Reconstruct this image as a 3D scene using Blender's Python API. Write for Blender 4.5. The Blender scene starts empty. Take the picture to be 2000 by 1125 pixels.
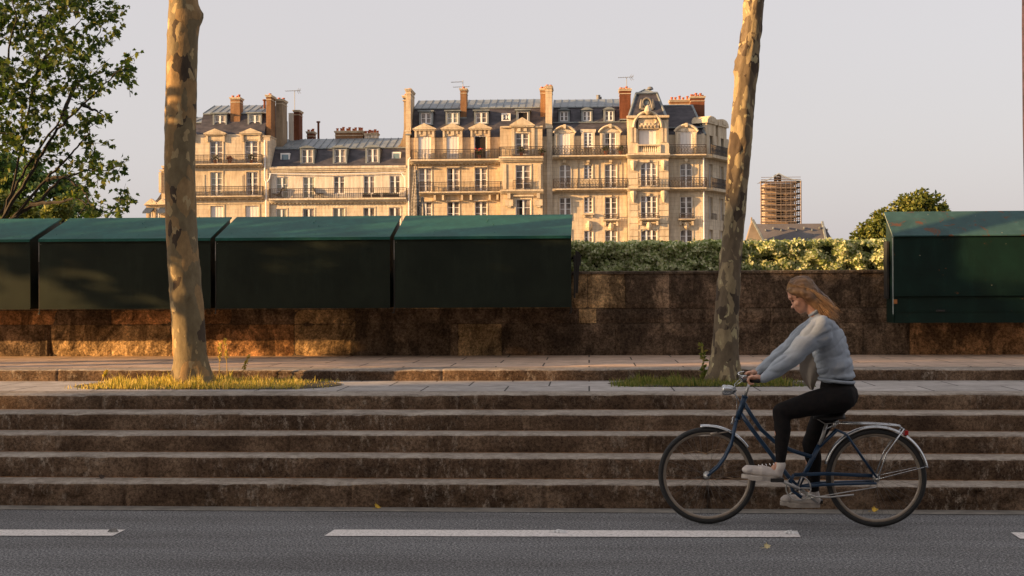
import bpy, math, random
from mathutils import Vector, Matrix, noise as mno
R = math.radians
rnd = random.Random(11)
scene = bpy.context.scene
col = scene.collection

# ------------------------------------------------------------------ camera
F = 2600.0
EYE = 1.658
YAW, PITCH, ROLL = R(3.3), math.atan(7.5 / F), -0.0045
cam_d = bpy.data.cameras.new('camera')
cam = bpy.data.objects.new('camera', cam_d)
col.objects.link(cam)
CM = Matrix.Rotation(YAW, 3, 'Z') @ Matrix.Rotation(math.pi / 2 + PITCH, 3, 'X') @ Matrix.Rotation(ROLL, 3, 'Z')
cam.matrix_world = Matrix.Translation((0, 0, EYE)) @ CM.to_4x4()
cam_d.sensor_width = 36
cam_d.lens = 36 * F / 2000
cam_d.clip_start = 0.1
cam_d.clip_end = 4000
scene.camera = cam

# ------------------------------------------------------------------ sky, sun, exposure
SUN_AZ, SUN_EL = R(20), R(11)
SV = Vector((-math.cos(SUN_AZ) * math.cos(SUN_EL), -math.sin(SUN_AZ) * math.cos(SUN_EL), math.sin(SUN_EL)))
world = bpy.data.worlds.new('World')
scene.world = world
world.use_nodes = True
wn, wl = world.node_tree.nodes, world.node_tree.links
sky = wn.new('ShaderNodeTexSky')
sky.sky_type = 'NISHITA'
sky.sun_disc = False
sky.sun_elevation = SUN_EL
sky.sun_rotation = R(270) - SUN_AZ
sky.dust_density = 4.0
sky.ozone_density = 1.0
sky.altitude = 50
hs = wn.new('ShaderNodeHueSaturation')
hs.inputs['Saturation'].default_value = 0.5
veil = wn.new('ShaderNodeMixRGB')
veil.inputs[0].default_value = 0.58
veil.inputs[2].default_value = (4.85, 4.45, 4.5, 1)
wl.new(sky.outputs[0], hs.inputs['Color'])
wl.new(hs.outputs[0], veil.inputs[1])
wl.new(veil.outputs[0], wn['Background'].inputs[0])
wn['Background'].inputs[1].default_value = 0.087
sun_d = bpy.data.lights.new('sun', 'SUN')
sun_d.energy = 5.0
sun_d.angle = R(0.5)
sun_d.color = (1.0, 0.57, 0.22)
sun = bpy.data.objects.new('sun', sun_d)
sun.rotation_euler = SV.to_track_quat('Z', 'Y').to_euler()
sun.location = (-20, -10, 20)
col.objects.link(sun)
scene.view_settings.view_transform = 'Standard'
scene.view_settings.look = 'None'
scene.view_settings.exposure = 1.15
scene.view_settings.gamma = 1.0
try:
    scene.cycles.max_bounces = 8
    scene.cycles.transparent_max_bounces = 12
    scene.cycles.use_denoising = True
except Exception:
    pass


# ------------------------------------------------------------------ pixel of the photo -> point of the place
def ray(px, py):
    return CM @ Vector(((px - 1000) / F, (562.5 - py) / F, -1))


def P(px, py, Y):
    d = ray(px, py)
    return Vector((0, 0, EYE)) + d * (Y / d.y)


def G(px, py, z):
    d = ray(px, py)
    return Vector((0, 0, EYE)) + d * ((z - EYE) / d.z)


# ------------------------------------------------------------------ tagging
def tag(o, label=None, cat=None, group=None, kind=None):
    if label: o['label'] = label
    if cat: o['category'] = cat
    if group: o['group'] = group
    if kind: o['kind'] = kind
    return o


def empty(name, loc=(0, 0, 0), rz=0.0):
    o = bpy.data.objects.new(name, None)
    o.empty_display_size = 0.2
    o.location = loc
    o.rotation_euler = (0, 0, rz)
    col.objects.link(o)
    return o


def link_mesh(name, verts, faces, mats, parent=None, fm=None, smooth=False, colors=None):
    me = bpy.data.meshes.new(name)
    me.from_pydata(verts, [], faces)
    for m in (mats if isinstance(mats, (list, tuple)) else [mats]):
        me.materials.append(m)
    if fm:
        me.polygons.foreach_set('material_index', fm)
    if smooth:
        me.polygons.foreach_set('use_smooth', [True] * len(faces))
    if colors:
        at = me.color_attributes.new('tint', 'FLOAT_COLOR', 'POINT')
        at.data.foreach_set('color', [c for q in colors for c in (q[0], q[1], q[2], 1.0)])
    me.update()
    o = bpy.data.objects.new(name, me)
    if parent: o.parent = parent
    col.objects.link(o)
    return o


def root_of(o):
    while o.parent: o = o.parent
    return o


class MB:
    def __init__(s):
        s.v, s.f, s.m, s.c = [], [], [], None
        s.mi = 0

    def add(s, vs, fs, mi=None):
        n = len(s.v)
        s.v += [tuple(p) for p in vs]
        s.f += [tuple(i + n for i in f) for f in fs]
        s.m += [s.mi if mi is None else mi] * len(fs)

    def box(s, x0, x1, y0, y1, z0, z1, mi=None):
        if x0 > x1: x0, x1 = x1, x0
        if y0 > y1: y0, y1 = y1, y0
        if z0 > z1: z0, z1 = z1, z0
        s.add([(x0, y0, z0), (x1, y0, z0), (x1, y1, z0), (x0, y1, z0), (x0, y0, z1), (x1, y0, z1), (x1, y1, z1), (x0, y1, z1)],
              [(0, 3, 2, 1), (4, 5, 6, 7), (0, 1, 5, 4), (1, 2, 6, 5), (2, 3, 7, 6), (3, 0, 4, 7)], mi)

    def prism_x(s, prof, x0, x1, mi=None, mis=None):          # profile of (y, z), ccw seen from -x ... closed
        n = len(prof)
        vs = [(x0, y, z) for y, z in prof] + [(x1, y, z) for y, z in prof]
        fs = [(i, (i + 1) % n, (i + 1) % n + n, i + n) for i in range(n)]
        k = len(s.f)
        s.add(vs, fs + [tuple(range(n))[::-1], tuple(range(n, 2 * n))], mi)
        if mis:
            for i, q in enumerate(mis): s.m[k + i] = q

    def prism_y(s, poly, y0, y1, mi=None):                     # polygon of (x, z)
        n = len(poly)
        vs = [(x, y0, z) for x, z in poly] + [(x, y1, z) for x, z in poly]
        fs = [(i, i + n, (i + 1) % n + n, (i + 1) % n) for i in range(n)]
        s.add(vs, fs + [tuple(range(n)), tuple(range(n, 2 * n))[::-1]], mi)

    def tube(s, pts, rad, n=8, mi=None, caps=True, flat=None):
        pts = [Vector(p) for p in pts]
        if not isinstance(rad, (list, tuple)): rad = [rad] * len(pts)
        vs, fs = [], []
        up = None
        for i, p in enumerate(pts):
            a = pts[max(i - 1, 0)]; b = pts[min(i + 1, len(pts) - 1)]
            t = (b - a).normalized() if (b - a).length > 1e-9 else Vector((0, 0, 1))
            if up is None:
                up = Vector((0, 1, 0)) if abs(t.y) < 0.9 else Vector((1, 0, 0))
            up = (up - t * up.dot(t))
            up = up.normalized() if up.length > 1e-6 else t.orthogonal().normalized()
            sd = t.cross(up)
            for k in range(n):
                an = 2 * math.pi * k / n
                e = up * math.cos(an) * (flat or 1.0) + sd * math.sin(an)
                vs.append(p + e * rad[i])
        for i in range(len(pts) - 1):
            for k in range(n):
                fs.append((i * n + k, i * n + (k + 1) % n, (i + 1) * n + (k + 1) % n, (i + 1) * n + k))
        if caps:
            fs.append(tuple(range(n))[::-1]); fs.append(tuple(range((len(pts) - 1) * n, len(pts) * n)))
        s.add(vs, fs, mi)

    def lathe(s, c, prof, n=12, mi=None):                      # profile (r, z) about a vertical axis at c
        vs, fs = [], []
        for r, z in prof:
            for k in range(n):
                a = 2 * math.pi * k / n
                vs.append((c[0] + r * math.cos(a), c[1] + r * math.sin(a), c[2] + z))
        for i in range(len(prof) - 1):
            for k in range(n):
                fs.append((i * n + k, i * n + (k + 1) % n, (i + 1) * n + (k + 1) % n, (i + 1) * n + k))
        fs.append(tuple(range(n))[::-1]); fs.append(tuple(range((len(prof) - 1) * n, len(prof) * n)))
        s.add(vs, fs, mi)

    def build(s, name, mats, parent=None, world=False, smooth=False):
        vs = s.v
        if world and parent is not None:
            r = root_of(parent)
            mi = (Matrix.Translation(r.location) @ r.rotation_euler.to_matrix().to_4x4()).inverted()
            vs = [tuple(mi @ Vector(p)) for p in vs]
        return link_mesh(name, vs, s.f, mats, parent, s.m, smooth)


def copy_tree(o, parent=None):
    c = o.copy(); col.objects.link(c); c.parent = parent
    for ch in [q for q in bpy.data.objects if q.parent == o]:
        copy_tree(ch, c)
    return c


# ------------------------------------------------------------------ materials
def nmat(name):
    m = bpy.data.materials.new(name); m.use_nodes = True
    n, l = m.node_tree.nodes, m.node_tree.links
    return m, n, l, n['Principled BSDF']


def ramp(n, stops, interp='LINEAR'):
    r = n.new('ShaderNodeValToRGB')
    r.color_ramp.interpolation = interp
    while len(r.color_ramp.elements) < len(stops): r.color_ramp.elements.new(0.5)
    for e, (p, c) in zip(r.color_ramp.elements, stops):
        e.position = p; e.color = (c[0], c[1], c[2], 1)
    return r


def coords(n, l, sc=(1, 1, 1)):
    t = n.new('ShaderNodeTexCoord'); mp = n.new('ShaderNodeMapping')
    mp.inputs['Scale'].default_value = sc
    l.new(t.outputs['Object'], mp.inputs['Vector'])
    return mp.outputs[0]


def noise(n, l, v, sc, det=6, rough=0.6, dist=0.0):
    t = n.new('ShaderNodeTexNoise')
    t.inputs['Scale'].default_value = sc; t.inputs['Detail'].default_value = det
    t.inputs['Roughness'].default_value = rough; t.inputs['Distortion'].default_value = dist
    if v is not None: l.new(v, t.inputs['Vector'])
    return t.outputs['Fac']


def mixc(n, l, f, a, b, mode='MIX'):
    m = n.new('ShaderNodeMixRGB'); m.blend_type = mode
    for i, x in zip((0, 1, 2), (f, a, b)):
        if hasattr(x, 'node'): l.new(x, m.inputs[i])
        elif i == 0: m.inputs[0].default_value = x
        else: m.inputs[i].default_value = (x[0], x[1], x[2], 1)
    return m.outputs[0]


def bump(n, l, h, b, st=0.3, dist=0.01, prev=None):
    u = n.new('ShaderNodeBump'); u.inputs['Strength'].default_value = st; u.inputs['Distance'].default_value = dist
    l.new(h, u.inputs['Height'])
    if prev: l.new(prev, u.inputs['Normal'])
    l.new(u.outputs[0], b.inputs['Normal'])
    return u.outputs[0]


def simple(name, c1, c2=None, sc=8, rough=0.7, bs=0.2, bd=0.01, metal=0.0, sxyz=(1, 1, 1), spec=None, lo=0.35, hi=0.65, bsc=None):
    m, n, l, b = nmat(name)
    v = coords(n, l, sxyz)
    f = noise(n, l, v, sc)
    if c2 is None: c2 = tuple(x * 0.75 for x in c1)
    r = ramp(n, [(lo, c2), (hi, c1)])
    l.new(f, r.inputs[0]); l.new(r.outputs[0], b.inputs['Base Color'])
    b.inputs['Roughness'].default_value = rough; b.inputs['Metallic'].default_value = metal
    if spec is not None: b.inputs['Specular IOR Level'].default_value = spec
    if bs: bump(n, l, noise(n, l, v, (bsc or sc * 4)), b, bs, bd)
    return m


def leafmat(name, stops, trans=0.35, rough=0.6):
    m, n, l, b = nmat(name)
    g = n.new('ShaderNodeNewGeometry')
    r = ramp(n, stops)
    l.new(g.outputs['Random Per Island'], r.inputs[0])
    l.new(r.outputs[0], b.inputs['Base Color']); b.inputs['Roughness'].default_value = rough
    b.inputs['Specular IOR Level'].default_value = 0.3
    t = n.new('ShaderNodeBsdfTranslucent')
    tc = mixc(n, l, 1.0, r.outputs[0], (1.1, 1.1, 0.5), 'MULTIPLY')
    l.new(tc, t.inputs[0])
    mx = n.new('ShaderNodeMixShader'); mx.inputs[0].default_value = trans
    l.new(b.outputs[0], mx.inputs[1]); l.new(t.outputs[0], mx.inputs[2])
    l.new(mx.outputs[0], n['Material Output'].inputs[0])
    return m


# ------------------------------------------------------------------ key levels (metres), read off the photo
Zs = [0.188, 0.357, 0.502, 0.643, 0.775, 0.891]
Ys = [G(1000, p, z).y for p, z in zip((945, 893, 849, 808, 770), Zs)]
YK = 0.5 * (G(1000, 745, Zs[4]).y + G(1000, 721, Zs[5]).y)
YW = G(1000, 695, Zs[5]).y
Z_PL, Z_UP = Zs[4], Zs[5]
WALL_TOP = P(1250, 530, YW).z

# ------------------------------------------------------------------ ground, road, gutter
def asphalt():
    m, n, l, b = nmat('asphalt')
    v = coords(n, l)
    f1 = noise(n, l, v, 62, 6, 0.85)
    r1 = ramp(n, [(0.40, (0.018, 0.019, 0.021)), (0.5, (0.082, 0.082, 0.083)), (0.58, (0.34, 0.335, 0.33))])
    l.new(f1, r1.inputs[0])
    f2 = noise(n, l, coords(n, l, (.35, 2.2, 1)), 1.1, 6, 0.65)
    r2 = ramp(n, [(0.3, (0.70, 0.69, 0.69)), (0.7, (1.28, 1.31, 1.34))])
    l.new(f2, r2.inputs[0])
    c = mixc(n, l, 1.0, r1.outputs[0], r2.outputs[0], 'MULTIPLY')
    vo = n.new('ShaderNodeTexVoronoi'); vo.inputs['Scale'].default_value = 48
    l.new(v, vo.inputs['Vector'])
    r3 = ramp(n, [(0.09, (0.5, 0.5, 0.48)), (0.14, (0, 0, 0))])
    l.new(vo.outputs['Distance'], r3.inputs[0])
    c2 = mixc(n, l, 0.35, c, r3.outputs[0], 'ADD')
    l.new(c2, b.inputs['Base Color']); b.inputs['Roughness'].default_value = 0.85
    bump(n, l, f1, b, 0.5, 0.006)
    return m


M_asph = asphalt()
M_ground = simple('earth', (0.12, 0.10, 0.07), (0.06, 0.06, 0.03), 0.3, 0.95)
M_gutter = simple('gutter_concrete', (0.24, 0.22, 0.19), (0.14, 0.13, 0.115), 6, 0.9, 0.3)


def sheet(name, x0, x1, y0, y1, z, mat, nx=1):
    mb = MB()
    mb.add([(x0, y0, z), (x1, y0, z), (x1, y1, z), (x0, y1, z)], [(0, 1, 2, 3)])
    return tag(mb.build(name, mat), kind='structure')


sheet('ground', -3000, 3000, -1500, 3000, -6.2, M_ground)
M_water = simple('river_water', (0.05, 0.07, 0.06), (0.03, 0.045, 0.04), 0.6, 0.12, 0.25, 0.05)
sheet('river', -900, 900, 40, 96, -5.2, M_water)
sheet('lower_quay', -300, 300, 16.6, 40, -3.6, simple('quay_paving', (0.2, 0.18, 0.15), None, 2, 0.9))
sheet('far_quay_road', -900, 900, 96, 113, 0.3, simple('far_paving', (0.2, 0.18, 0.15), None, 2, 0.9))
fw = MB(); fw.box(-900, 900, 95.4, 96.4, -6.2, 1.2)
tag(fw.build('embankment_wall', simple('far_stone', (0.35, 0.3, 0.22), (0.2, 0.17, 0.12), 1.5, 0.9)),
    'long pale stone river wall below the apartment houses across the water', 'wall')

rd = MB()
rd.add([(-160, -9, 0), (160, -9, 0), (160, Ys[0] + .02, 0), (-160, Ys[0] + .02, 0)], [(0, 1, 2, 3)])
tag(rd.build('road', M_asph), kind='structure')
yg0, yg1 = G(1000, 1001, 0).y, Ys[0] + .004
sheet('gutter', -120, 120, yg0, yg1, 0.004, M_gutter)

# near side of the street, behind the photographer
sb = MB(); sb.box(-160, 160, -60, -9, -0.4, 0.13)
tag(sb.build('near_pavement', M_gutter), kind='structure')


def paint():
    m, n, l, b = nmat('road_paint')
    v = coords(n, l)
    f = noise(n, l, v, 60, 6, 0.75)
    r = ramp(n, [(0.36, (0.16, 0.16, 0.15)), (0.43, (0.60, 0.56, 0.53)), (0.6, (0.78, 0.74, 0.71))])
    l.new(f, r.inputs[0]); l.new(r.outputs[0], b.inputs['Base Color'])
    b.inputs['Roughness'].default_value = 0.7
    bump(n, l, f, b, 0.3, 0.004)
    return m


M_paint = paint()


def dash(cs, mid=()):
    pts = [G(px, py, 0) for px, py in cs]
    # slightly wavy long edges of a hand painted bar
    a, b_, c, d = pts                                   # back left, back right, front right, front left
    n = 70
    top = [a.lerp(b_, i / n) + Vector((0, rnd.uniform(-.003, .003), 0)) for i in range(n + 1)]
    bot = [d.lerp(c, i / n) + Vector((0, rnd.uniform(-.004, .004), 0)) for i in range(n + 1)]
    vs = [(p.x, p.y, 0.005) for p in top + bot]
    fs = [(i, i + n + 1, i + n + 2, i + 1) for i in range(n)]
    return tag(link_mesh('lane_marking', vs, fs, M_paint), kind='structure')


dash([(-700, 1036), (245, 1035.5), (221, 1047.5), (-720, 1048)])
dash([(653, 1035.5), (1557, 1038), (1564, 1050.5), (633, 1048)])
dash([(1974, 1041), (2700, 1044), (2714, 1057), (1993, 1053.5)])

# ------------------------------------------------------------------ steps and kerb: weathered stone
def stone_tread():
    m, n, l, b = nmat('worn_stone_tread')
    v = coords(n, l)
    f = noise(n, l, v, 3.0, 8, 0.7)
    r = ramp(n, [(0.3, (0.18, 0.15, 0.12)), (0.6, (0.37, 0.325, 0.275))])
    l.new(f, r.inputs[0])
    f2 = noise(n, l, v, 24, 8, 0.85)
    r2 = ramp(n, [(0.34, (0.60, 0.56, 0.52)), (0.58, (1.1, 1.1, 1.1))])
    l.new(f2, r2.inputs[0])
    l.new(mixc(n, l, 1.0, r.outputs[0], r2.outputs[0], 'MULTIPLY'), b.inputs['Base Color'])
    b.inputs['Roughness'].default_value = 0.75
    bump(n, l, f2, b, 0.4, 0.008)
    return m


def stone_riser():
    m, n, l, b = nmat('grimy_shaded_riser')  # grime, with some of the risers' shade also put into the colour
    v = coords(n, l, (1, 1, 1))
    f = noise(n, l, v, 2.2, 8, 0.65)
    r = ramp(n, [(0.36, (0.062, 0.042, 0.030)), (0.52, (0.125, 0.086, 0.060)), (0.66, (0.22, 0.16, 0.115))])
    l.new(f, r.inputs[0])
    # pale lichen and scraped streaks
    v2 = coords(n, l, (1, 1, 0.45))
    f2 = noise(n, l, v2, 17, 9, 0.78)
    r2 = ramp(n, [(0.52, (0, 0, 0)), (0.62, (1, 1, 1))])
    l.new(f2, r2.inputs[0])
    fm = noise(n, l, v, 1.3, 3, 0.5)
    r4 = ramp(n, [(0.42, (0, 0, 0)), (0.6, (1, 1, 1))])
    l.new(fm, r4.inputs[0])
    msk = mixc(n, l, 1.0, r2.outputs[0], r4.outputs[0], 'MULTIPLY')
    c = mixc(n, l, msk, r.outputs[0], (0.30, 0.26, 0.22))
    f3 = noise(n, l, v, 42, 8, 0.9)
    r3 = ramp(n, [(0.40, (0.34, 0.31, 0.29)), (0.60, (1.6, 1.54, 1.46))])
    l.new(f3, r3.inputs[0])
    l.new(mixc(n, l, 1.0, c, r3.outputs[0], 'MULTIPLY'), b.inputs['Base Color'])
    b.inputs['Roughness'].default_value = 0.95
    b.inputs['Specular IOR Level'].default_value = 0.15
    u = bump(n, l, noise(n, l, v, 14, 8, 0.7), b, 0.45, 0.02)
    bump(n, l, f3, b, 0.4, 0.008, u)
    return m


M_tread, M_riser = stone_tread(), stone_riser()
M_litter = simple('orange_leaf_litter', (0.30, 0.13, 0.035), (0.10, 0.05, 0.02), 30, 0.95)


def step(name, y0, zlow, ztop, yback, stone=(2.2, 3.4), seed=0, rough=0.006, mats=None, chip=0.0, dirt=0.03, at=None):
    """one long flight stone course: riser, rounded worn nosing, tread running to the next riser"""
    rs = random.Random(seed)
    joints = []
    x = -8.3 + rs.uniform(0, 1.5)
    while x < 8:
        joints.append(x); x += rs.uniform(*stone)
    if at: joints = at
    gw = 0.013 if at else 0.006
    xs = [-120, -60, -30, -16, -10]
    x = -8.5
    while x < 8.5:
        xs.append(x); x += 0.035
    xs += [10, 16, 30, 60, 120]
    for j in joints:
        xs = [q for q in xs if abs(q - j) > gw + .012]
        xs += [j - gw - .007, j - gw + .001, j + gw - .001, j + gw + .007]
    xs.sort()
    h = ztop - zlow
    prof = [(0, zlow - 0.02, 0), (0, zlow + h * .18, 0), (0, zlow + h * .36, 0), (0, zlow + h * .54, 0), (0, zlow + h * .72, 0), (0, ztop - 0.028, 0),
            (0.006, ztop - 0.012, 0), (0.018, ztop - 0.003, 1), (0.045, ztop, 1), (0.12, ztop + .001, 1), (yback - y0 - dirt, ztop + .002, 1), (yback - y0 + 0.03, ztop + .004, 2)]
    vs, fs, fm = [], [], []
    np_ = len(prof)
    for x in xs:
        jd = min([abs(x - j) for j in joints] or [9])
        g = 1.0 if jd < gw else 0.0
        sid = sum(1 for j in joints if x > j)
        o1 = math.sin(sid * 12.9 + seed) * (0.005 if chip else 0.002)
        o2 = math.sin(sid * 7.7 + seed * 3) * 0.003
        for k, (dy, z, m) in enumerate(prof):
            a = mno.noise(Vector((x * 5, k * .7, seed * 9.1))) * rough + mno.noise(Vector((x * 21, k * 1.9, seed * 5.1))) * rough * .7
            b = mno.noise(Vector((x * 3.1, k * .2, seed * 3.7 + 50))) * 0.005 + mno.noise(Vector((x * 17, k * .2, seed * 3.7 + 90))) * 0.0035
            ch = 0.0
            if 5 <= k <= 7:
                q = mno.noise(Vector((x * 9, 3.3, seed * 2.3)))
                ch = max(0, q - 0.35) * 0.05
            if chip and k <= 4:
                q = mno.noise(Vector((x * 6, k * 1.3, seed * 2.9)))
                a += max(0, q - 0.1) * chip
            yy = y0 + dy + (a + o1 if k < 10 else 0) + ch
            zz = z + (b + o2 if 5 <= k <= 9 else 0) - ch * .6
            if g: yy += (0.014 if chip else 0.006) if k < 8 else 0; zz -= 0.002 if k >= 6 else 0
            vs.append((x, yy, zz))
    for i in range(len(xs) - 1):
        for k in range(np_ - 1):
            a = i * np_ + k
            fs.append((a, a + np_, a + np_ + 1, a + 1))
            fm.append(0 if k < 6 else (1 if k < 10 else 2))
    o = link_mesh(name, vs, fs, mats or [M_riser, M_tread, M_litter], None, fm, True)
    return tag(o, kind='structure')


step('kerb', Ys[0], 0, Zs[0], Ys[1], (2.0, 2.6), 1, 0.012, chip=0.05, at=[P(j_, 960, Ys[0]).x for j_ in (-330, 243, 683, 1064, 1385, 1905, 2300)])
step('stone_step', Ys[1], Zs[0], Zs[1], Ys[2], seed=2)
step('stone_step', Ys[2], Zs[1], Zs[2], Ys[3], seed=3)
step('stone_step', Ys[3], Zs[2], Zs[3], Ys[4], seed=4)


def paving(name, sx, sy, c1, c2, off=0.5, jc=(0.03, 0.025, 0.02)):
    m, n, l, b = nmat(name)
    v = coords(n, l)
    br = n.new('ShaderNodeTexBrick')
    br.offset = off; br.squash = 1
    br.inputs['Scale'].default_value = 1.0
    br.inputs['Brick Width'].default_value = sx; br.inputs['Row Height'].default_value = sy
    br.inputs['Mortar Size'].default_value = 0.009; br.inputs['Mortar Smooth'].default_value = 0.3
    br.inputs['Color1'].default_value = (*c1, 1); br.inputs['Color2'].default_value = (*c2, 1)
    br.inputs['Mortar'].default_value = (*jc, 1)
    l.new(v, br.inputs['Vector'])
    f = noise(n, l, v, 5, 8, 0.7)
    r = ramp(n, [(0.3, (0.62, 0.6, 0.58)), (0.65, (1.15, 1.15, 1.15))])
    l.new(f, r.inputs[0])
    l.new(mixc(n, l, 1.0, br.outputs[0], r.outputs[0], 'MULTIPLY'), b.inputs['Base Color'])
    b.inputs['Roughness'].default_value = 0.7
    u = bump(n, l, br.outputs['Fac'], b, -0.6, 0.01)
    bump(n, l, noise(n, l, v, 45, 6, 0.7), b, 0.3, 0.006, u)
    return m


M_pave1 = paving('grey_paving', 0.75, 0.62, (0.44, 0.41, 0.39), (0.36, 0.335, 0.315))
M_pave2 = paving('pinkish_paving', 0.95, 0.62, (0.60, 0.44, 0.33), (0.50, 0.365, 0.28))
step('stone_step', Ys[4], Zs[3], Zs[4], Ys[4] + 0.32, seed=5, dirt=0.0, mats=[M_riser, M_tread, M_pave1])
sheet('lower_pavement', -120, 120, Ys[4] + 0.33, YK + 0.05, Z_PL + 0.004, M_pave1)
step('kerb', YK, Z_PL, Z_UP, YK + 0.36, (1.1, 1.9), 6, 0.008, dirt=0.0, mats=[M_riser, M_tread, M_pave2])
sheet('upper_pavement', -120, 120, YK + 0.37, YW + 0.3, Z_UP + 0.004, M_pave2)
eb = MB(); eb.box(-120, 120, YW - 0.1, YW + 0.55, -6.2, Z_UP - .02)
eb.box(-120, 120, Ys[4] + .5, YW + 1.6, -0.6, Z_PL - .05)
tag(eb.build('quay_terrace', M_riser), kind='structure')

# ------------------------------------------------------------------ parapet wall: individual stones
def stone_wall_mat():
    m, n, l, b = nmat('parapet_stone')
    v = coords(n, l)
    a = n.new('ShaderNodeAttribute'); a.attribute_name = 'tint'
    f = noise(n, l, v, 4, 9, 0.72, 0.4)
    r = ramp(n, [(0.34, (0.42, 0.39, 0.36)), (0.5, (0.9, 0.88, 0.86)), (0.64, (1.6, 1.55, 1.45))])
    l.new(f, r.inputs[0])
    c = mixc(n, l, 1.0, a.outputs['Color'], r.outputs[0], 'MULTIPLY')
    # dark run-off streaks and black crust with a ragged outline
    v2 = coords(n, l, (1, 1, 0.5))
    f2 = noise(n, l, v2, 2.6, 9, 0.75, 0.8)
    r2 = ramp(n, [(0.46, (0, 0, 0)), (0.56, (1, 1, 1))])
    l.new(f2, r2.inputs[0])
    c = mixc(n, l, mixc(n, l, 1.0, r2.outputs[0], (0.72, 0.72, 0.72), 'MULTIPLY'), c, (0.045, 0.033, 0.024))
    # pale flaked spots
    f4 = noise(n, l, v, 22, 9, 0.8)
    r4 = ramp(n, [(0.61, (0, 0, 0)), (0.68, (1, 1, 1))])
    l.new(f4, r4.inputs[0])
    c = mixc(n, l, mixc(n, l, 1.0, r4.outputs[0], (0.4, 0.4, 0.4), 'MULTIPLY'), c, (0.34, 0.27, 0.19))
    f3 = noise(n, l, v, 34, 8, 0.85)
    r3 = ramp(n, [(0.40, (0.38, 0.35, 0.33)), (0.60, (1.6, 1.54, 1.46))])
    l.new(f3, r3.inputs[0])
    l.new(mixc(n, l, 1.0, c, r3.outputs[0], 'MULTIPLY'), b.inputs['Base Color'])
    b.inputs['Roughness'].default_value = 0.95
    b.inputs['Specular IOR Level'].default_value = 0.15
    u = bump(n, l, noise(n, l, v, 11, 9, 0.75), b, 0.8, 0.035)
    bump(n, l, f3, b, 0.6, 0.012, u)
    return m


M_wall = stone_wall_mat()
LT, DK, OR, PL, MD, BR = (0.48, 0.35, 0.20), (0.185, 0.14, 0.105), (0.46, 0.27, 0.14), (0.48, 0.38, 0.26), (0.27, 0.205, 0.15), (0.18, 0.13, 0.095)
courses = [  # (py top, py bottom, [(px left, px right, tint)])
    (530, 603, [(-900, -300, MD), (-300, 300, DK), (300, 800, MD), (800, 1148, LT), (1148, 1222, LT), (1222, 1308, MD), (1308, 1432, DK), (1432, 1560, DK), (1560, 1680, DK), (1680, 1760, MD), (1760, 2300, DK)]),
    (603, 632, [(-900, -500, OR), (-500, -160, DK), (-160, 110, OR), (110, 216, DK), (216, 334, OR), (334, 452, OR), (452, 574, DK), (574, 694, LT), (694, 868, DK), (868, 1012, DK), (1012, 1130, BR), (1130, 1165, LT), (1165, 1310, DK), (1310, 1435, DK), (1435, 1505, DK), (1505, 1600, DK), (1600, 1780, DK), (1780, 2060, MD), (2060, 2300, OR)]),
    (632, 697, [(-900, -400, OR), (-400, -120, MD), (-120, 86, MD), (86, 98, DK), (98, 334, LT), (334, 574, OR), (574, 694, LT), (694, 878, DK), (878, 894, MD), (894, 980, LT), (980, 1040, DK), (1040, 1202, DK), (1202, 1420, DK), (1420, 1503, DK), (1503, 1686, MD), (1686, 1776, DK), (1776, 2060, OR), (2060, 2300, DK)]),
]
wv, wf, wc = [], [], []
rs = random.Random(5)


def wall_block(x0, x1, z0, z1, y, t, tint, rough):
    g = 0.004
    nx = max(2, int((x1 - x0) / 0.05)); nz = max(2, int((z1 - z0) / 0.05))
    base = len(wv)
    for j in range(nz + 1):
        for i in range(nx + 1):
            x = x0 + g + (x1 - x0 - 2 * g) * i / nx; z = z0 + g + (z1 - z0 - 2 * g) * j / nz
            edge = i in (0, nx) or j in (0, nz)
            d = mno.noise(Vector((x * 4, z * 4, y + 3))) * rough + mno.noise(Vector((x * 14, z * 14, 7))) * rough * .8
            wv.append((x, y + d + (0.012 if edge else 0), z)); wc.append(tint)
    for j in range(nz):
        for i in range(nx):
            a = base + j * (nx + 1) + i
            wf.append((a, a + 1, a + nx + 2, a + nx + 1))


zc = [WALL_TOP - .012, P(1000, 603, YW).z, P(1000, 632, YW).z, Z_UP - 0.01]
for ci, (pt, pb, bl) in enumerate(courses):
    for a, b_, tint in bl:
        x0, x1 = P(a, 600, YW).x, P(b_, 600, YW).x
        kt = rs.uniform(0.88, 1.12); t = [c * kt for c in tint]
        wall_block(x0, x1, zc[ci + 1], zc[ci], YW + rs.uniform(-.006, .008), 0, t, 0.006 if tint in (DK, MD) else 0.015)
xe0, xe1 = P(-900, 600, YW).x, P(2300, 600, YW).x
n0 = len(wv)
# core behind the joints, rounded coping and the plain ends of the wall
mbw = MB()
mbw.box(xe0, xe1, YW + .02, YW + .42, Z_UP - .01, WALL_TOP - .03)
mbw.prism_x([(YW - .012, WALL_TOP - .03), (YW + .43, WALL_TOP - .03), (YW + .43, WALL_TOP - .01), (YW + .38, WALL_TOP + .006), (YW + .04, WALL_TOP + .006), (YW - .006, WALL_TOP - .006)], xe0, xe1)
mbw.box(-90, xe0 - .01, YW, YW + .42, Z_UP - .01, WALL_TOP)
mbw.box(xe1 + .01, 90, YW, YW + .42, Z_UP - .01, WALL_TOP)
wv += mbw.v; wf += [tuple(i + n0 for i in f) for f in mbw.f]; wc += [(0.15, 0.12, 0.09)] * len(mbw.v)
pw = link_mesh('parapet_wall', wv, wf, M_wall, None, None, False, wc)
tag(pw, 'weathered brown stone parapet with patched blocks along the upper pavement', 'wall')
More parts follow.
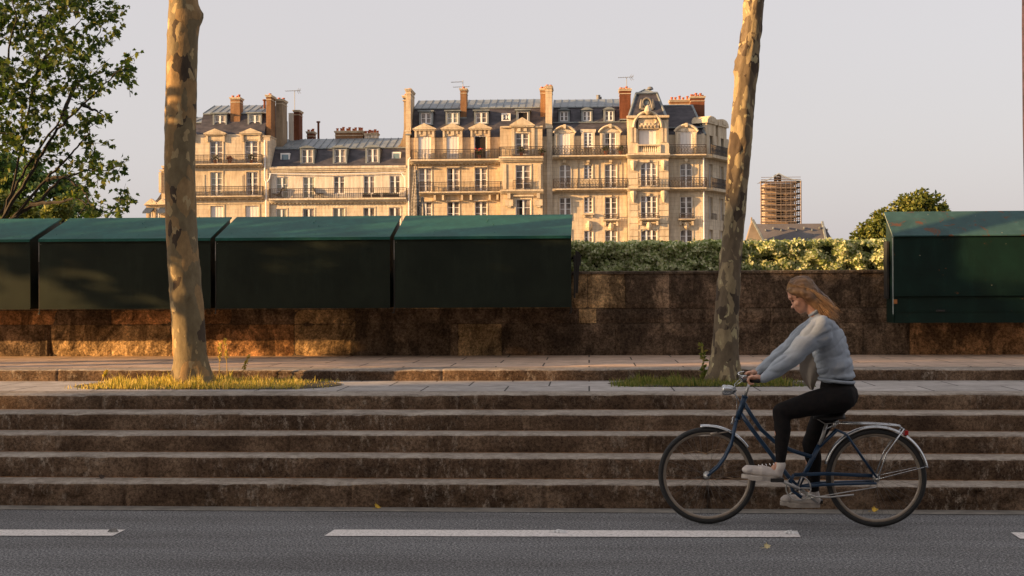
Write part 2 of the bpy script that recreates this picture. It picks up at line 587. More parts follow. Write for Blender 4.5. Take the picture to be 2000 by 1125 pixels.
# ------------------------------------------------------------------ bookseller boxes
def green_paint(name, c1, c2, rough=0.42, rust=0.0, scuff=0.0):
    m, n, l, b = nmat(name)
    v = coords(n, l)
    f = noise(n, l, v, 2.2, 7, 0.65)
    r = ramp(n, [(0.35, c2), (0.65, c1)])
    l.new(f, r.inputs[0]); c = r.outputs[0]
    # faded vertical wipes
    v2 = coords(n, l, (3, 3, .6))
    f2 = noise(n, l, v2, 2.5, 8, 0.7)
    r2 = ramp(n, [(0.52, (0, 0, 0)), (0.75, (1, 1, 1))])
    l.new(f2, r2.inputs[0])
    c = mixc(n, l, mixc(n, l, 1.0, r2.outputs[0], (0.5, 0.5, 0.5), 'MULTIPLY'), c, tuple(x * 1.7 + .002 for x in c1))
    if rust:
        f3 = noise(n, l, coords(n, l, (1, 1, 1)), 5.5, 7, 0.7, 0.6)
        r3 = ramp(n, [(0.70 - rust, (0, 0, 0)), (0.73 - rust, (.9, .9, .9))])
        l.new(f3, r3.inputs[0])
        c = mixc(n, l, r3.outputs[0], c, (0.13, 0.055, 0.025))
    if scuff:
        vo = n.new('ShaderNodeTexVoronoi'); vo.inputs['Scale'].default_value = 5.0
        l.new(v, vo.inputs['Vector'])
        r4 = ramp(n, [(scuff, (1, 1, 1)), (scuff + .01, (0, 0, 0))])
        l.new(vo.outputs['Distance'], r4.inputs[0])
        c = mixc(n, l, r4.outputs[0], c, (0.35, 0.34, 0.26))
    l.new(c, b.inputs['Base Color'])
    b.inputs['Roughness'].default_value = rough
    b.inputs['Specular IOR Level'].default_value = 0.22
    bump(n, l, noise(n, l, v, 90, 4, 0.6), b, 0.25, 0.002)
    return m


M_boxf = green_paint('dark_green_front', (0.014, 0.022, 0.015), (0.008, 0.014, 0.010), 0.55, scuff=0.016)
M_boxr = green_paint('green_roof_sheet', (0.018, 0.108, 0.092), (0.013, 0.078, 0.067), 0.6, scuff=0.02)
M_boxf2 = green_paint('dark_green_rusty_front', (0.006, 0.025, 0.02), (0.004, 0.015, 0.013), 0.45, rust=0.055, scuff=0.02)
M_boxr2 = green_paint('weathered_green_roof_sheet', (0.045, 0.11, 0.11), (0.026, 0.07, 0.07), 0.5, rust=0.125, scuff=0.03)
M_steel = simple('galvanised_strap', (0.5, 0.5, 0.5), (0.3, 0.28, 0.26), 20, 0.4, 0.1, metal=0.8)
M_black = simple('black_iron', (0.03, 0.03, 0.03), None, 20, 0.5)
YB = 2600 / 170.5            # front of the boxes
YBR = YW + 0.22              # their ridge, over the parapet
zf = P(940, 462, YB).z; zr = P(940, 422, YBR).z; zb = P(940, 600, YB).z
MLIP = 0.018


def stall_box(w):
    t = empty('book_stall_box')
    b = MB()
    prof = [(YB + .02, zb), (YB + .02, zf - .012), (YBR, zr - .012), (YBR, WALL_TOP + .02), (YW - .035, WALL_TOP + .02), (YW - .035, zb)]
    b.prism_x(prof, 0.012, w - 0.012)
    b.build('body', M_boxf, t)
    f = MB(); f.box(0.0, w, YB, YB + .016, zb - .004, zf - .02)
    for i in range(9):
        x = 0.08 + (w - .16) * i / 8
        f.tube([(x, YB + .002, zf - .05), (x, YB - .004, zf - .05)], .006, 6)
    f.box(0.0, w, YB - .012, YB - .001, zb - .006, zb + .012)
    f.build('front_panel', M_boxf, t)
    r = MB()
    r.prism_x([(YB - .02, zf - .006), (YB - .02, zf + .004), (YBR + .03, zr + .014), (YBR + .03, zr - .002)], -0.004, w + .004)
    r.box(-0.004, w + .004, YB - .024, YB - .0205, zf - .028, zf + .004)
    for i in range(12):
        x = rnd.uniform(.1, w - .1); k = rnd.random()
        yy = YB + (YBR - YB) * k; zz = zf + .0035 + (zr + .010 - zf) * k
        r.tube([(x, yy, zz), (x, yy, zz + .006)], .007, 6)
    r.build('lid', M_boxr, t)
    s = MB()
    for x in (-.012,):
        s.box(x - .004, x + .006, YB + .01, YB + .03, zb - .03, zf - .03)
        s.tube([(x, YB + .02, zb - .02), (x - .01, YB + .05, zb - .065), (x - .03, YB + .06, zb - .055)], .009, 6)
    s.build('bracket', M_black, t)
    g = MB(); g.box(-.013, -.006, YB + .004, YB + .0095, zf - .26, zf - .035)
    g.build('strap', M_steel, t)
    return t


jx = [P(p, 530, YB).x for p in (-273, 74, 419, 768, 1116)]
wbox = jx[4] - jx[3] - .02
box0 = stall_box(wbox)
box_labels = ['dark green bookseller box cut by the picture edge, end of the row',
              'dark green bookseller box partly behind the sunlit plane trunk',
              'dark green bookseller box just past the sunlit trunk, third of four joined',
              'dark green bookseller box at the hedge end of the row']
for i in range(4):
    o = box0 if i == 3 else copy_tree(box0)
    o.location = (jx[i] + .02, 0, 0)
    tag(o, box_labels[i], 'box', 'joined green bookseller boxes on the parapet')
# one more off the picture's edge, same row
o = copy_tree(box0); o.location = (jx[0] - wbox, 0, 0)
tag(o, 'dark green bookseller box beyond the picture edge in the row', 'box', 'joined green bookseller boxes on the parapet')
# folded black flap board on the end of the row
t = empty('folding_bracket')
tag(t, 'black folded iron bracket on the end wall of the last joined box', 'bracket')
xb = P(1121, 540, YW).x
m = MB(); m.box(xb + .0, xb + .018, YB + .25, YW - .04, P(1120, 582, YW).z, P(1120, 500, YW).z)
m.build('plate', M_black, t)
m = MB(); m.prism_y([(xb + .02, P(0, 582, YW).z + .03), (xb + .05, P(0, 582, YW).z + .03), (xb + .075, P(0, 502, YW).z), (xb + .02, P(0, 500, YW).z + .02)], YW - .3, YW - .27)
m.box(xb + .05, xb + .085, YW - .26, YW - .06, P(0, 525, YW).z, P(0, 505, YW).z)
m.build('arm', M_black, t)
m = MB(); m.tube([(xb - .03, YB + .3, zb), (xb - .03, YB + .32, zb - .06), (xb - .05, YB + .34, zb - .08)], .012, 6); m.build('hook', M_black, t)

# the separate rusty box
YR = 2600 / 168.5
xr0, xr1 = P(1747, 520, YR).x, P(2080, 520, YR).x
z1, z2, z3 = P(1750, 461, YR).z, P(1750, 577, YR).z, P(1750, 631, YR).z
YBQ = YR + .42
zrr = P(1740, 416, YBQ).z
t = empty('book_stall_box', (xr0, 0, 0)); w = xr1 - xr0
tag(t, 'separate green bookseller box with rust patches and leaf litter on its lid', 'box')
b = MB(); b.prism_x([(YR + .05, z3), (YR + .05, z2), (YR + .03, z2), (YR + .03, z1 - .012), (YBQ, zrr - .012), (YBQ, z3)], 0.0, w)
b.build('body', M_boxf2, t)
f = MB(); f.box(-.01, w, YR, YR + .022, z2, z1 - .012); f.box(-.012, w, YR - .008, YR - .001, z2 - .008, z2 + .012)
f.build('front_panel', M_boxf2, t)
f = MB(); f.box(.01, w, YR + .028, YR + .046, z3, z2 - .012)
f.box(.01, w, YR + .02, YR + .0275, z3 + .125, z3 + .135)
f.build('lower_panel', M_boxf2, t)
for x in (.52, w - .2):
    f = MB(); f.box(x - .05, x + .05, YR + .012, YR + .0195, z3 + .128, z3 + .15)
    f.tube([(x - .02, YR + .008, z3 + .14), (x + .02, YR + .008, z3 + .14)], .008, 6)
    f.build('hinge', M_black, t)
r = MB(); r.prism_x([(YR - .025, z1 - .006), (YR - .025, z1 + .006), (YBQ + .02, zrr + .016), (YBQ + .02, zrr)], -.02, w)
r.build('lid', M_boxr2, t)
f = MB(); f.box(-.022, -.0125, YR - .0, YR + .012, z3 + .1, z1 - .02)
f.prism_x([(YR - .02, z1 - .014), (YR - .02, z1 - .006), (YBQ, zrr), (YBQ, zrr - .012)], -.022, -.012)
f.build('edge_strip', simple('pale_edge_strip', (0.35, 0.42, 0.42), None, 20, 0.5), t)
f = MB(); f.box(-.035, -.012, YR + .22, YR + .40, z3 + .28, z1 - .05)
f.build('side_flap', M_black, t)
f = MB(); f.box(-.02, .03, YR + .001, YR + .02, z3 + .22, z3 + .27); f.build('latch', simple('rusty_latch', (0.4, 0.16, 0.05), None, 20, 0.8), t)

# ------------------------------------------------------------------ leaves
def leaf_poly(kind):
    if kind == 'plane':      # lobed
        return [(0, 0), (.22, .02), (.5, -.02 + .15), (.33, .3), (.58, .52), (.3, .56), (.0, 1.0), (-.3, .56), (-.58, .52), (-.33, .3), (-.5, .13), (-.22, .02)]
    if kind == 'ivy':
        return [(0, 0), (.42, .12), (.36, .5), (0, 1.0), (-.36, .5), (-.42, .12)]
    return [(0, 0), (.34, .35), (.2, .75), (0, 1.0), (-.2, .75), (-.34, .35)]


def add_leaf(vs, fs, fm, p, dirn, nrm, size, kind, mi=0, fold=0.15):
    d = dirn.normalized()
    n = (nrm - d * nrm.dot(d))
    n = n.normalized() if n.length > 1e-5 else d.orthogonal().normalized()
    s = d.cross(n)
    b = len(vs)
    for x, y in leaf_poly(kind):
        q = p + (s * x + d * y + n * (abs(x) * fold * 2 - y * y * .12)) * size
        vs.append((q.x, q.y, q.z))
    fs.append(tuple(range(b, len(vs)))); fm.append(mi)


def rv(r=rnd):
    while True:
        v = Vector((r.uniform(-1, 1), r.uniform(-1, 1), r.uniform(-1, 1)))
        if 0.05 < v.length < 1: return v


# ------------------------------------------------------------------ plane tree trunks
def bark(name, pale, olive, dark, sc=5.0, thr=0.5, flk=(0.5, 0.45, 0.3)):
    m, n, l, b = nmat(name)
    v = coords(n, l, (1, 1, 0.55))
    nz = n.new('ShaderNodeTexNoise'); nz.inputs['Scale'].default_value = 7; nz.inputs['Detail'].default_value = 3
    l.new(v, nz.inputs['Vector'])
    vm = n.new('ShaderNodeVectorMath'); vm.operation = 'MULTIPLY_ADD'
    l.new(nz.outputs['Color'], vm.inputs[0]); vm.inputs[1].default_value = (.16, .16, .16); l.new(v, vm.inputs[2])
    vo = n.new('ShaderNodeTexVoronoi'); vo.inputs['Scale'].default_value = sc * 1.6
    l.new(vm.outputs[0], vo.inputs['Vector'])
    r = ramp(n, [(0.0, pale), (thr, olive), (thr + .22, pale), (thr + .30, dark), (thr + .40, olive)], 'CONSTANT')
    l.new(vo.outputs['Color'], r.inputs[0])
    c = r.outputs[0]
    vo2 = n.new('ShaderNodeTexVoronoi'); vo2.inputs['Scale'].default_value = sc * 4.2
    l.new(vm.outputs[0], vo2.inputs['Vector'])
    r2 = ramp(n, [(0.0, (0, 0, 0)), (0.82, (1, 1, 1))], 'CONSTANT')
    l.new(vo2.outputs['Color'], r2.inputs[0])
    c = mixc(n, l, r2.outputs[0], c, flk)
    r5 = ramp(n, [(0.0, (1, 1, 1)), (0.07, (0, 0, 0))], 'CONSTANT')
    l.new(vo2.outputs['Color'], r5.inputs[0])
    c = mixc(n, l, r5.outputs[0], c, dark)
    f = noise(n, l, v, 18, 7, 0.7)
    r3 = ramp(n, [(0.3, (0.7, 0.68, 0.65)), (0.68, (1.15, 1.15, 1.12))])
    l.new(f, r3.inputs[0])
    l.new(mixc(n, l, 1.0, c, r3.outputs[0], 'MULTIPLY'), b.inputs['Base Color'])
    b.inputs['Roughness'].default_value = 0.85
    u = bump(n, l, vo.outputs['Color'], b, 0.9, 0.02)
    bump(n, l, noise(n, l, v, 30, 6, 0.7), b, 0.5, 0.012, u)
    return m


M_barkL = bark('pale_plane_bark', (0.30, 0.20, 0.095), (0.19, 0.15, 0.085), (0.065, 0.045, 0.03), 4.6, 0.40, (0.40, 0.31, 0.17))
M_barkR = bark('mottled_plane_bark', (0.30, 0.24, 0.145), (0.15, 0.115, 0.075), (0.065, 0.046, 0.032), 8.0, 0.34, (0.42, 0.37, 0.22))
M_leaf_hi = leafmat('street_tree_leaf', [(0, (0.03, 0.06, 0.015)), (0.5, (0.06, 0.11, 0.02)), (1, (0.12, 0.15, 0.03))])


def crown_leaves(name, blobs, n, size, mat, parent, kind='oval', seed=1, off=Vector((0, 0, 0)), droop=0.4, gap=-.06):
    r = random.Random(seed)
    vs, fs, fm = [], [], []
    tot = sum(b[1] ** 2 for b in blobs)
    for c, rad in blobs:
        for _ in range(int(n * rad ** 2 / tot)):
            v = rv(r); v = v.normalized() * (r.random() ** 0.45)
            p = Vector(c) + Vector((v.x, v.y, v.z * .8)) * rad - off
            q = mno.noise(p * (1.9 / max(rad, .1)) + Vector((seed, 0, 0)))
            if q < gap: continue
            d = (v * .6 + rv(r) - Vector((0, 0, droop)))
            add_leaf(vs, fs, fm, p, d, rv(r) + Vector((0, 0, .8)), size * r.uniform(.7, 1.25), kind)
    return link_mesh(name, vs, fs, mat, parent, fm)


def street_tree(Y, prof, mat, label, name='plane_tree', top=9.0, knots=(), seed=3, extra_crown=True, burr=0.012):
    base = G(0.5 * (prof[-1][1] + prof[-1][2]), prof[-1][0], Z_PL) if Y is None else P(0.5 * (prof[-1][1] + prof[-1][2]), prof[-1][0], Y)
    Y = base.y
    t = empty(name, (base.x, base.y, Z_PL))
    tag(t, label, 'tree', 'plane trees on the pavement')
    rings = []
    for py, xl, xr in prof[::-1]:
        a, b_ = P(xl, py, Y), P(xr, py, Y)
        rings.append((a.lerp(b_, .5) - t.location, (b_.x - a.x) / 2))
    # resample
    pts = []
    for (p, r0), (q, r1) in zip(rings, rings[1:]):
        k = max(2, int((q - p).length / .04))
        for i in range(k): pts.append((p.lerp(q, i / k), r0 + (r1 - r0) * i / k))
    pts.append(rings[-1])
    # smooth the silhouette
    for _ in range(3):
        pts = [pts[0]] + [((a[0] + b[0] * 2 + c[0]) / 4, (a[1] + b[1] * 2 + c[1]) / 4) for a, b, c in zip(pts, pts[1:], pts[2:])] + [pts[-1]]
    p, r0 = pts[-1]; d = (pts[-1][0] - pts[-12][0]).normalized()
    hh = p.z
    while hh < top:
        p = p + d * .12; hh = p.z; r0 *= .992
        d = (d + Vector((rnd.uniform(-.01, .01), rnd.uniform(-.01, .01), .01))).normalized()
        pts.append((p.copy(), r0))
    p0, r00 = pts[0]
    pts = [(p0 - Vector((0, 0, .12)), r00 * 1.12), (p0 - Vector((0, 0, .04)), r00 * 1.06)] + pts
    N = 40
    vs, fs = [], []
    for i, (p, r_) in enumerate(pts):
        for k in range(N):
            a = 2 * math.pi * k / N
            e = Vector((math.cos(a), math.sin(a), 0))
            q = mno.noise(Vector((e.x * 1.3 + seed, e.y * 1.3, p.z * 1.6))) * .012 + mno.noise(Vector((e.x * 4 + seed, e.y * 4, p.z * 7))) * burr + mno.noise(Vector((e.x * 9 + seed, e.y * 9, p.z * 22))) * burr * .5
            if p.z < .3: q += (abs(math.sin(a * 2.5 + seed)) * .3 + .05) * (.3 - p.z) ** 1.3 * .9
            for (ka, kz, kr, kh) in knots:
                da = abs((a - ka + math.pi) % (2 * math.pi) - math.pi) * r_
                dd = math.hypot(da, p.z - kz)
                if dd < kr * 1.5: q += kh * math.exp(-(dd / kr) ** 2 * 2.5) - (kh * 1.6 * math.exp(-(dd / (kr * .4)) ** 2 * 3))
            vs.append(p + e * (r_ + q))
    for i in range(len(pts) - 1):
        for k in range(N):
            fs.append((i * N + k, i * N + (k + 1) % N, (i + 1) * N + (k + 1) % N, (i + 1) * N + k))
    link_mesh('trunk', [tuple(v) for v in vs], fs, mat, t, None, True)
    p, r_ = pts[-1]
    lb = MB(); blobs = []
    for i in range(6):
        a = i * 1.05 + seed
        e = p + Vector((math.cos(a) * 2.0, math.sin(a) * 2.0, 2.2 + (i % 3) * .5))
        lb.tube([p - Vector((0, 0, .3)), p.lerp(e, .5) + Vector((0, 0, -.2)), e], [r_ * .7, r_ * .4, .03], 8)
        blobs.append((e, 1.5))
    blobs.append((p + Vector((0, 0, 3.4)), 1.8))
    lb.build('limb', mat, t)
    if extra_crown:
        crown_leaves('crown', blobs, 3500, .16, M_leaf_hi, t, 'oval', seed)
    return t


profL = [(-60, 331, 385), (0, 330, 384), (35, 329, 391), (60, 328, 386), (120, 326, 384), (200, 324, 382), (300, 322.5, 380), (350, 322.5, 380), (400, 324, 383), (450, 325, 384), (500, 327, 387), (550, 330, 391), (600, 333, 396), (650, 337, 400), (700, 340, 404), (730, 342, 409), (752, 343, 414)]
profR = [(-60, 1458, 1497), (0, 1455, 1494), (60, 1450, 1488), (100, 1443, 1481), (128, 1436, 1485), (150, 1436, 1479), (203, 1432, 1473), (304, 1422, 1466), (405, 1416, 1457), (470, 1409, 1451), (507, 1405, 1449), (608, 1396, 1444), (650, 1392, 1442), (676, 1389, 1441), (723, 1387, 1441), (748, 1385, 1443)]
street_tree(None, profL, M_barkL, 'sunlit pale plane trunk standing in yellow grass before the joined boxes', top=6.6, seed=3, burr=.007,
            knots=[(R(-62), P(365, 583, 12.7).z - Z_PL, .075, .03), (R(0), P(385, 35, 12.7).z - Z_PL, .09, .05), (R(-70), P(370, 330, 12.7).z - Z_PL, .05, .02)])
street_tree(None, profR, M_barkR, 'brown mottled leaning plane trunk beside the cyclist', top=6.6, seed=8, burr=.014,
            knots=[(R(170), P(1440, 128, 12.8).z - Z_PL, .10, .03), (R(-40), P(1460, 600, 12.8).z - Z_PL, .06, .02), (R(-90), P(1430, 740, 12.8).z - Z_PL, .08, .03)])
base_ref = [o for o in bpy.data.objects if o.name == 'plane_tree'][0]
for i, (dx, dz) in enumerate([(-5.2, 0), (-21.0, 0), (10.4, 0)]):
    o = copy_tree(base_ref); o.location = base_ref.location + Vector((dx, 0.1 * (i % 2), dz)); o.rotation_euler = (0, 0, i * 1.3)
    o['label'] = 'plane tree of the pavement row standing outside the picture'

# unseen low tree, added and shaped to dapple the boxes and the wall
t = empty('plane_tree', (-14.2, 11.6, Z_PL)); tag(t, 'low hanging plane tree added outside the picture to dapple the boxes', 'tree', 'plane trees on the pavement')
m = MB(); m.tube([(0, 0, 0), (.1, 0, 2), (0, 0, 3.4)], [.2, .17, .14], 12)
for i in range(9):
    a = i * .7; m.tube([(0, 0, 2.6), (math.cos(a) * 1.6, math.sin(a) * .8, 3.4 + i % 3 * .3), (math.cos(a) * 3.3, math.sin(a) * 1.3, 3.9 + (i % 3) * .6)], [.08, .05, .02], 6)
m.build('trunk', M_barkR, t)
crown_leaves('crown', [((-.9, -.6, 3.0), .95), ((.5, -.8, 3.2), 1.0), ((2.0, -.7, 3.2), 1.05), ((3.2, -.7, 3.2), 1.05), ((4.3, -.7, 3.2), 1.05), ((5.3, -.7, 3.1), .95), ((2.6, -.7, 2.5), .9), ((4, -.7, 2.5), .9), ((0, 0, 5.6), 1.3)], 8500, .17, M_leaf_hi, t, 'oval', 5, gap=-.3)
crown_leaves('crown', [((-5.6, -.8, 4.1), .7), ((-4.2, -.8, 4.5), .8), ((-3.0, -.6, 4.1), .8), ((-6.9, -1.0, 4.7), .7), ((-1.6, -.6, 4.3), .6)], 1100, .2, M_leaf_hi, t, 'oval', 15, gap=0.0)

# slim trunk at the picture's right edge, rooted on the lower quay behind the boxes
t = empty('quay_tree', P(1999, 570, 22.0) - Vector((-.12, 0, EYE + 3.6)))
tag(t, 'slim purplish trunk rising behind the rusty box at the picture edge', 'tree')
m = MB()
m.tube([(0.06, 0, 0), (0.03, 0, 2), (.02, 0, 4), (0.0, 0, 6), (-.03, 0, 8), (-.04, 0, 9.6), (-.02, 0, 12)], [.17, .12, .095, .09, .085, .08, .07], 16)
m.build('trunk', simple('violet_brown_bark', (0.07, 0.04, 0.065), (0.03, 0.02, 0.03), 9, 0.9), t, smooth=True)
crown_leaves('crown', [((0.5, 0, 12.5), 2.0), ((1.5, .5, 13.5), 1.6)], 1500, .16, M_leaf_hi, t)

# ------------------------------------------------------------------ ivy hedge on the far side of the parapet
M_ivy = leafmat('ivy_leaf', [(0, (0.10, 0.15, 0.03)), (0.22, (0.28, 0.36, 0.13)), (0.5, (0.56, 0.62, 0.34)), (1, (0.80, 0.80, 0.58))], 0.25)
hx0, hx1 = P(1095, 500, YW + .7).x, P(1775, 500, YW + .7).x
hz1 = P(1430, 472, YW + .75).z
t = empty('ivy_hedge', ((hx0 + hx1) / 2, YW + .9, Z_UP)); tag(t, 'clipped ivy hedge with cream edged leaves along the top of the parapet', 'hedge')
m = MB(); m.box(hx0, hx1, YW + .62, YW + 1.25, Z_UP - .1, hz1 - .07)
m.build('branches', simple('hedge_core', (0.02, 0.028, 0.01), None, 12, 1.0), t, world=True)
rs = random.Random(3)
vs, fs, fm = [], [], []
for _ in range(30000):
    x = rs.uniform(hx0, hx1)
    if rs.random() < .8:
        z = rs.uniform(WALL_TOP - .15, hz1)
        y = YW + .56 - .09 * mno.noise(Vector((x * 6, 0, z * 8))) * 1.9 + rs.uniform(-.03, .06)
        nr = Vector((0, -1, .25)) + rv(rs) * .7
    else:
        y = YW + rs.uniform(.5, 1.3); z = hz1 - .02 + .05 * mno.noise(Vector((x * 5, y * 5, 0))) + rs.uniform(-.05, .03); nr = Vector((0, -.3, 1)) + rv(rs) * .6
    z += .03 * mno.noise(Vector((x * 2.2, 1, 1)))
    add_leaf(vs, fs, fm, Vector((x, y, z)) - t.location, rv(rs) + Vector((0, -.2, -.4)), nr, rs.uniform(.024, .046), 'ivy')
link_mesh('foliage', vs, fs, M_ivy, t, fm)

# ------------------------------------------------------------------ grass in the tree pits and weeds
M_grass = leafmat('dry_grass', [(0, (0.18, 0.20, 0.03)), (0.3, (0.50, 0.42, 0.09)), (1, (0.78, 0.58, 0.22))], 0.4)
M_grass2 = leafmat('green_grass', [(0, (0.08, 0.13, 0.025)), (0.5, (0.19, 0.22, 0.05)), (1, (0.38, 0.31, 0.10))], 0.3)
M_soil = simple('tree_pit_soil', (0.09, 0.07, 0.035), (0.04, 0.035, 0.02), 14, 1.0)


def grass(px0, px1, py_front, n, h0, h1, mat, seed, prof):
    rs = random.Random(seed)
    a, b_ = G(px0, py_front, Z_PL), G(px1, py_front, Z_PL)
    y0, y1 = a.y + .02, YK - .06
    vs, fs, fm = [], [], []
    for _ in range(n):
        u = rs.random()
        x = a.x + (b_.x - a.x) * u; y = y0 + (y1 - y0) * rs.random()
        dn = prof(u) * (0.65 + .7 * (0.5 + mno.noise(Vector((x * 3, y * 3, 1)))))
        dn *= max(.25, min(1.25, .75 + 1.3 * mno.noise(Vector((x * 4.5, y * 4, seed)))))
        if rs.random() > dn * 1.4: continue
        h = rs.uniform(h0, h1) * (0.45 + dn * .8) * (1.6 if rs.random() < .05 else 1) * (1.5 if mno.noise(Vector((x * 7, y * 5, 9))) > .18 else 1) * (.8 + .9 * max(0, mno.noise(Vector((x * 2.5, 1, 4)))))
        w = rs.uniform(.003, .006)
        an = rs.uniform(0, math.pi); lean = Vector((rs.uniform(-1, 1), rs.uniform(-1, 1), 0)) * h * rs.uniform(.1, .7)
        s = Vector((math.cos(an), math.sin(an), 0)) * w
        p = Vector((x, y, Z_PL)); k = len(vs)
        mid = p + lean * .35 + Vector((0, 0, h * .6)); tip = p + lean + Vector((0, 0, h))
        for q in (p - s, p + s, mid + s * .7, mid - s * .7, tip): vs.append(tuple(q))
        fs += [(k, k + 1, k + 2, k + 3), (k + 3, k + 2, k + 4)]; fm += [0, 0]
    o = link_mesh('grass', vs, fs, mat, None, fm)
    tag(o, kind='stuff')
    so = MB(); k = 24
    ring = []
    for i in range(k):
        q = 2 * math.pi * i / k
        ring.append(((a.x + b_.x) / 2 + math.cos(q) * (b_.x - a.x) / 2 * (1 + rs.uniform(-.03, .03)), (y0 + y1) / 2 + max(-1, min(1, math.sin(q) * 1.4)) * (y1 - y0) / 2, Z_PL + .009))
    so.add(ring, [tuple(range(k))])
    tag(so.build('tree_pit_earth', M_soil), kind='structure')


grass(108, 640, 762, 11000, .02, .085, M_grass, 4, lambda u: max(0, min(1, u * 4, (1 - u) * 2.2)))
grass(1190, 1600, 757, 6500, .02, .065, M_grass2, 5, lambda u: max(0, min(1, u * 9, (1 - u) * 6)))
M_stalk = simple('dry_stalk', (0.60, 0.42, 0.18), (0.4, 0.27, 0.11), 30, 0.9)


def weed(px, py_base, py_top, lean, label, green=False, seed=1):
    rs = random.Random(seed)
    b_ = G(px, py_base, Z_PL); h = P(px, py_top, b_.y).z - Z_PL
    t = empty('dry_weed' if not green else 'leafy_weed', (b_.x, b_.y, Z_PL)); tag(t, label, 'weed', 'weeds growing by the plane trunks')
    m = MB(); pts = [Vector((lean * (i / 8) ** 1.5 * h, 0, h * i / 8)) for i in range(9)]
    m.tube(pts, [.0055 - .003 * i / 8 for i in range(9)], 5)
    m.build('stalk', M_stalk, t)
    vs, fs, fm = [], [], []
    for _ in range(70 if not green else 45):
        u = rs.uniform(.55, 1.02) if not green else rs.uniform(.05, 1)
        p = Vector((lean * u ** 1.5 * h, 0, h * u)) + rv(rs) * (.012 if not green else .02)
        add_leaf(vs, fs, fm, p, rv(rs) + Vector((0, 0, .4)), rv(rs), .021 if not green else .05, 'oval')
    link_mesh('seed_head' if not green else 'leaves', vs, fs, M_grass if not green else M_grass2, t, fm)


weed(428, 748, 672, .02, 'shorter of two tall slim dry weeds past the sunlit trunk', seed=1)
weed(444, 747, 664, -.05, 'tallest dry weed, rising past the sunlit trunk', seed=2)
weed(386, 752, 690, .12, 'dry weed leaning in front of the sunlit trunk base', seed=3)
weed(196, 752, 726, .5, 'short slanting dry stalk in the yellow grass away from the trunk', seed=4)
weed(470, 750, 696, .3, 'thin dry weed bending over the grass edge', seed=6)
weed(1375, 745, 672, -.06, 'leafy green weed beside the brown leaning trunk', True, 5)

# ------------------------------------------------------------------ small things on the road
def curled_leaf(px, py, z, s, label, rz, mat):
    p = G(px, py, z); o = empty('fallen_leaf', (p.x, p.y, z + .004), rz); tag(o, label, 'leaf')
    vs, fs, fm = [], [], []
    add_leaf(vs, fs, fm, Vector((0, 0, .004)), Vector((1, 0, .35)), Vector((.0, -.8, 1)), s, 'plane', 0, .3)
    link_mesh('blade', vs, fs, mat, o, fm)
    m = MB(); m.tube([(0, 0, .003), (-.03, .01, .002)], .0014, 5); m.build('stem', mat, o)


M_yl = simple('yellow_leaf', (0.65, 0.42, 0.04), (0.5, 0.3, 0.03), 30, 0.6)
M_pl = simple('pale_leaf', (0.6, 0.5, 0.25), None, 30, 0.6)
curled_leaf(734, 994, 0, .055, 'bright yellow curled leaf lying against the kerb', 1.2, M_yl)
curled_leaf(1494, 1072, 0, .045, 'small pale dry leaf lying alone on the asphalt', 0.3, M_pl)
curled_leaf(1704, 1000, 0, .05, 'yellowish leaf in the gutter seen through the rear wheel', 0.1, M_yl)
curled_leaf(195, 936, Zs[0], .05, 'dark dry leaf on the lowest step', .8, simple('dark_leaf', (.05, .03, .02), None, 30, .8))


def scrap(px, py, s, label, mat):
    p = G(px, py, 0); rs = random.Random(int(px))
    m = MB(); n = 12
    ring = [(math.cos(6.283 * i / n) * s * rs.uniform(.8, 1.1), math.sin(6.283 * i / n) * s * .6 * rs.uniform(.8, 1.1)) for i in range(n)]
    m.add([(x, y, .006) for x, y in ring] + [(x * .6, y * .6, .02 + rs.uniform(-.006, .008)) for x, y in ring] + [(0, 0, .024)],
          [(i, (i + 1) % n, n + (i + 1) % n, n + i) for i in range(n)] + [(n + i, n + (i + 1) % n, 2 * n) for i in range(n)])
    o = m.build('road_stud', mat); o.location = (p.x, p.y, 0); tag(o, label, 'road stud', 'studs on the dashed line', )


M_stud = simple('white_stud', (0.7, 0.7, 0.7), (0.25, 0.25, 0.25), 40, 0.5, lo=.4, hi=.5)
scrap(1094, 1041, .055, 'white flattened road stud midway along the long painted dash', M_stud)
scrap(1546, 1043, .055, 'white flattened road stud at the end of the long painted dash', M_stud)
scrap(221, 1040, .045, 'dark worn road stud at the tip of the dash cut by the picture edge', simple('worn_stud', (.25, .24, .22), (.05, .05, .05), 40, .6))

# dry twigs lying on the steps
def twig(pts, label):
    vs = [G(px, py, z) for px, py, z in pts]
    m = MB(); m.tube([v - vs[0] + Vector((0, 0, .006 + .015 * (i % 2))) for i, v in enumerate(vs)], [.006, .0055, .005, .004, .003][:len(vs)] + [.003] * max(0, len(vs) - 5), 5)
    b = vs[len(vs) // 2] - vs[0]
    m.tube([b + Vector((0, 0, .01)), b + Vector((.06, -.01, .045)), b + Vector((.10, -.012, .04))], [.003, .002, .0015], 5)
    o = m.build('twig', simple('twig_bark', (.3, .2, .12), (.15, .1, .06), 30, .9)); o.location = vs[0]; tag(o, label, 'twig', 'twigs lying on the steps')


twig([(1335, 888, Zs[1]), (1360, 886, Zs[1]), (1380, 888, Zs[1]), (1398, 886, Zs[1])], 'dry twig on the second step seen through the front wheel')
twig([(1398, 938, Zs[0]), (1415, 936, Zs[0]), (1440, 938, Zs[0]), (1462, 937, Zs[0])], 'forked dry twig on the lowest step beside the front fork')
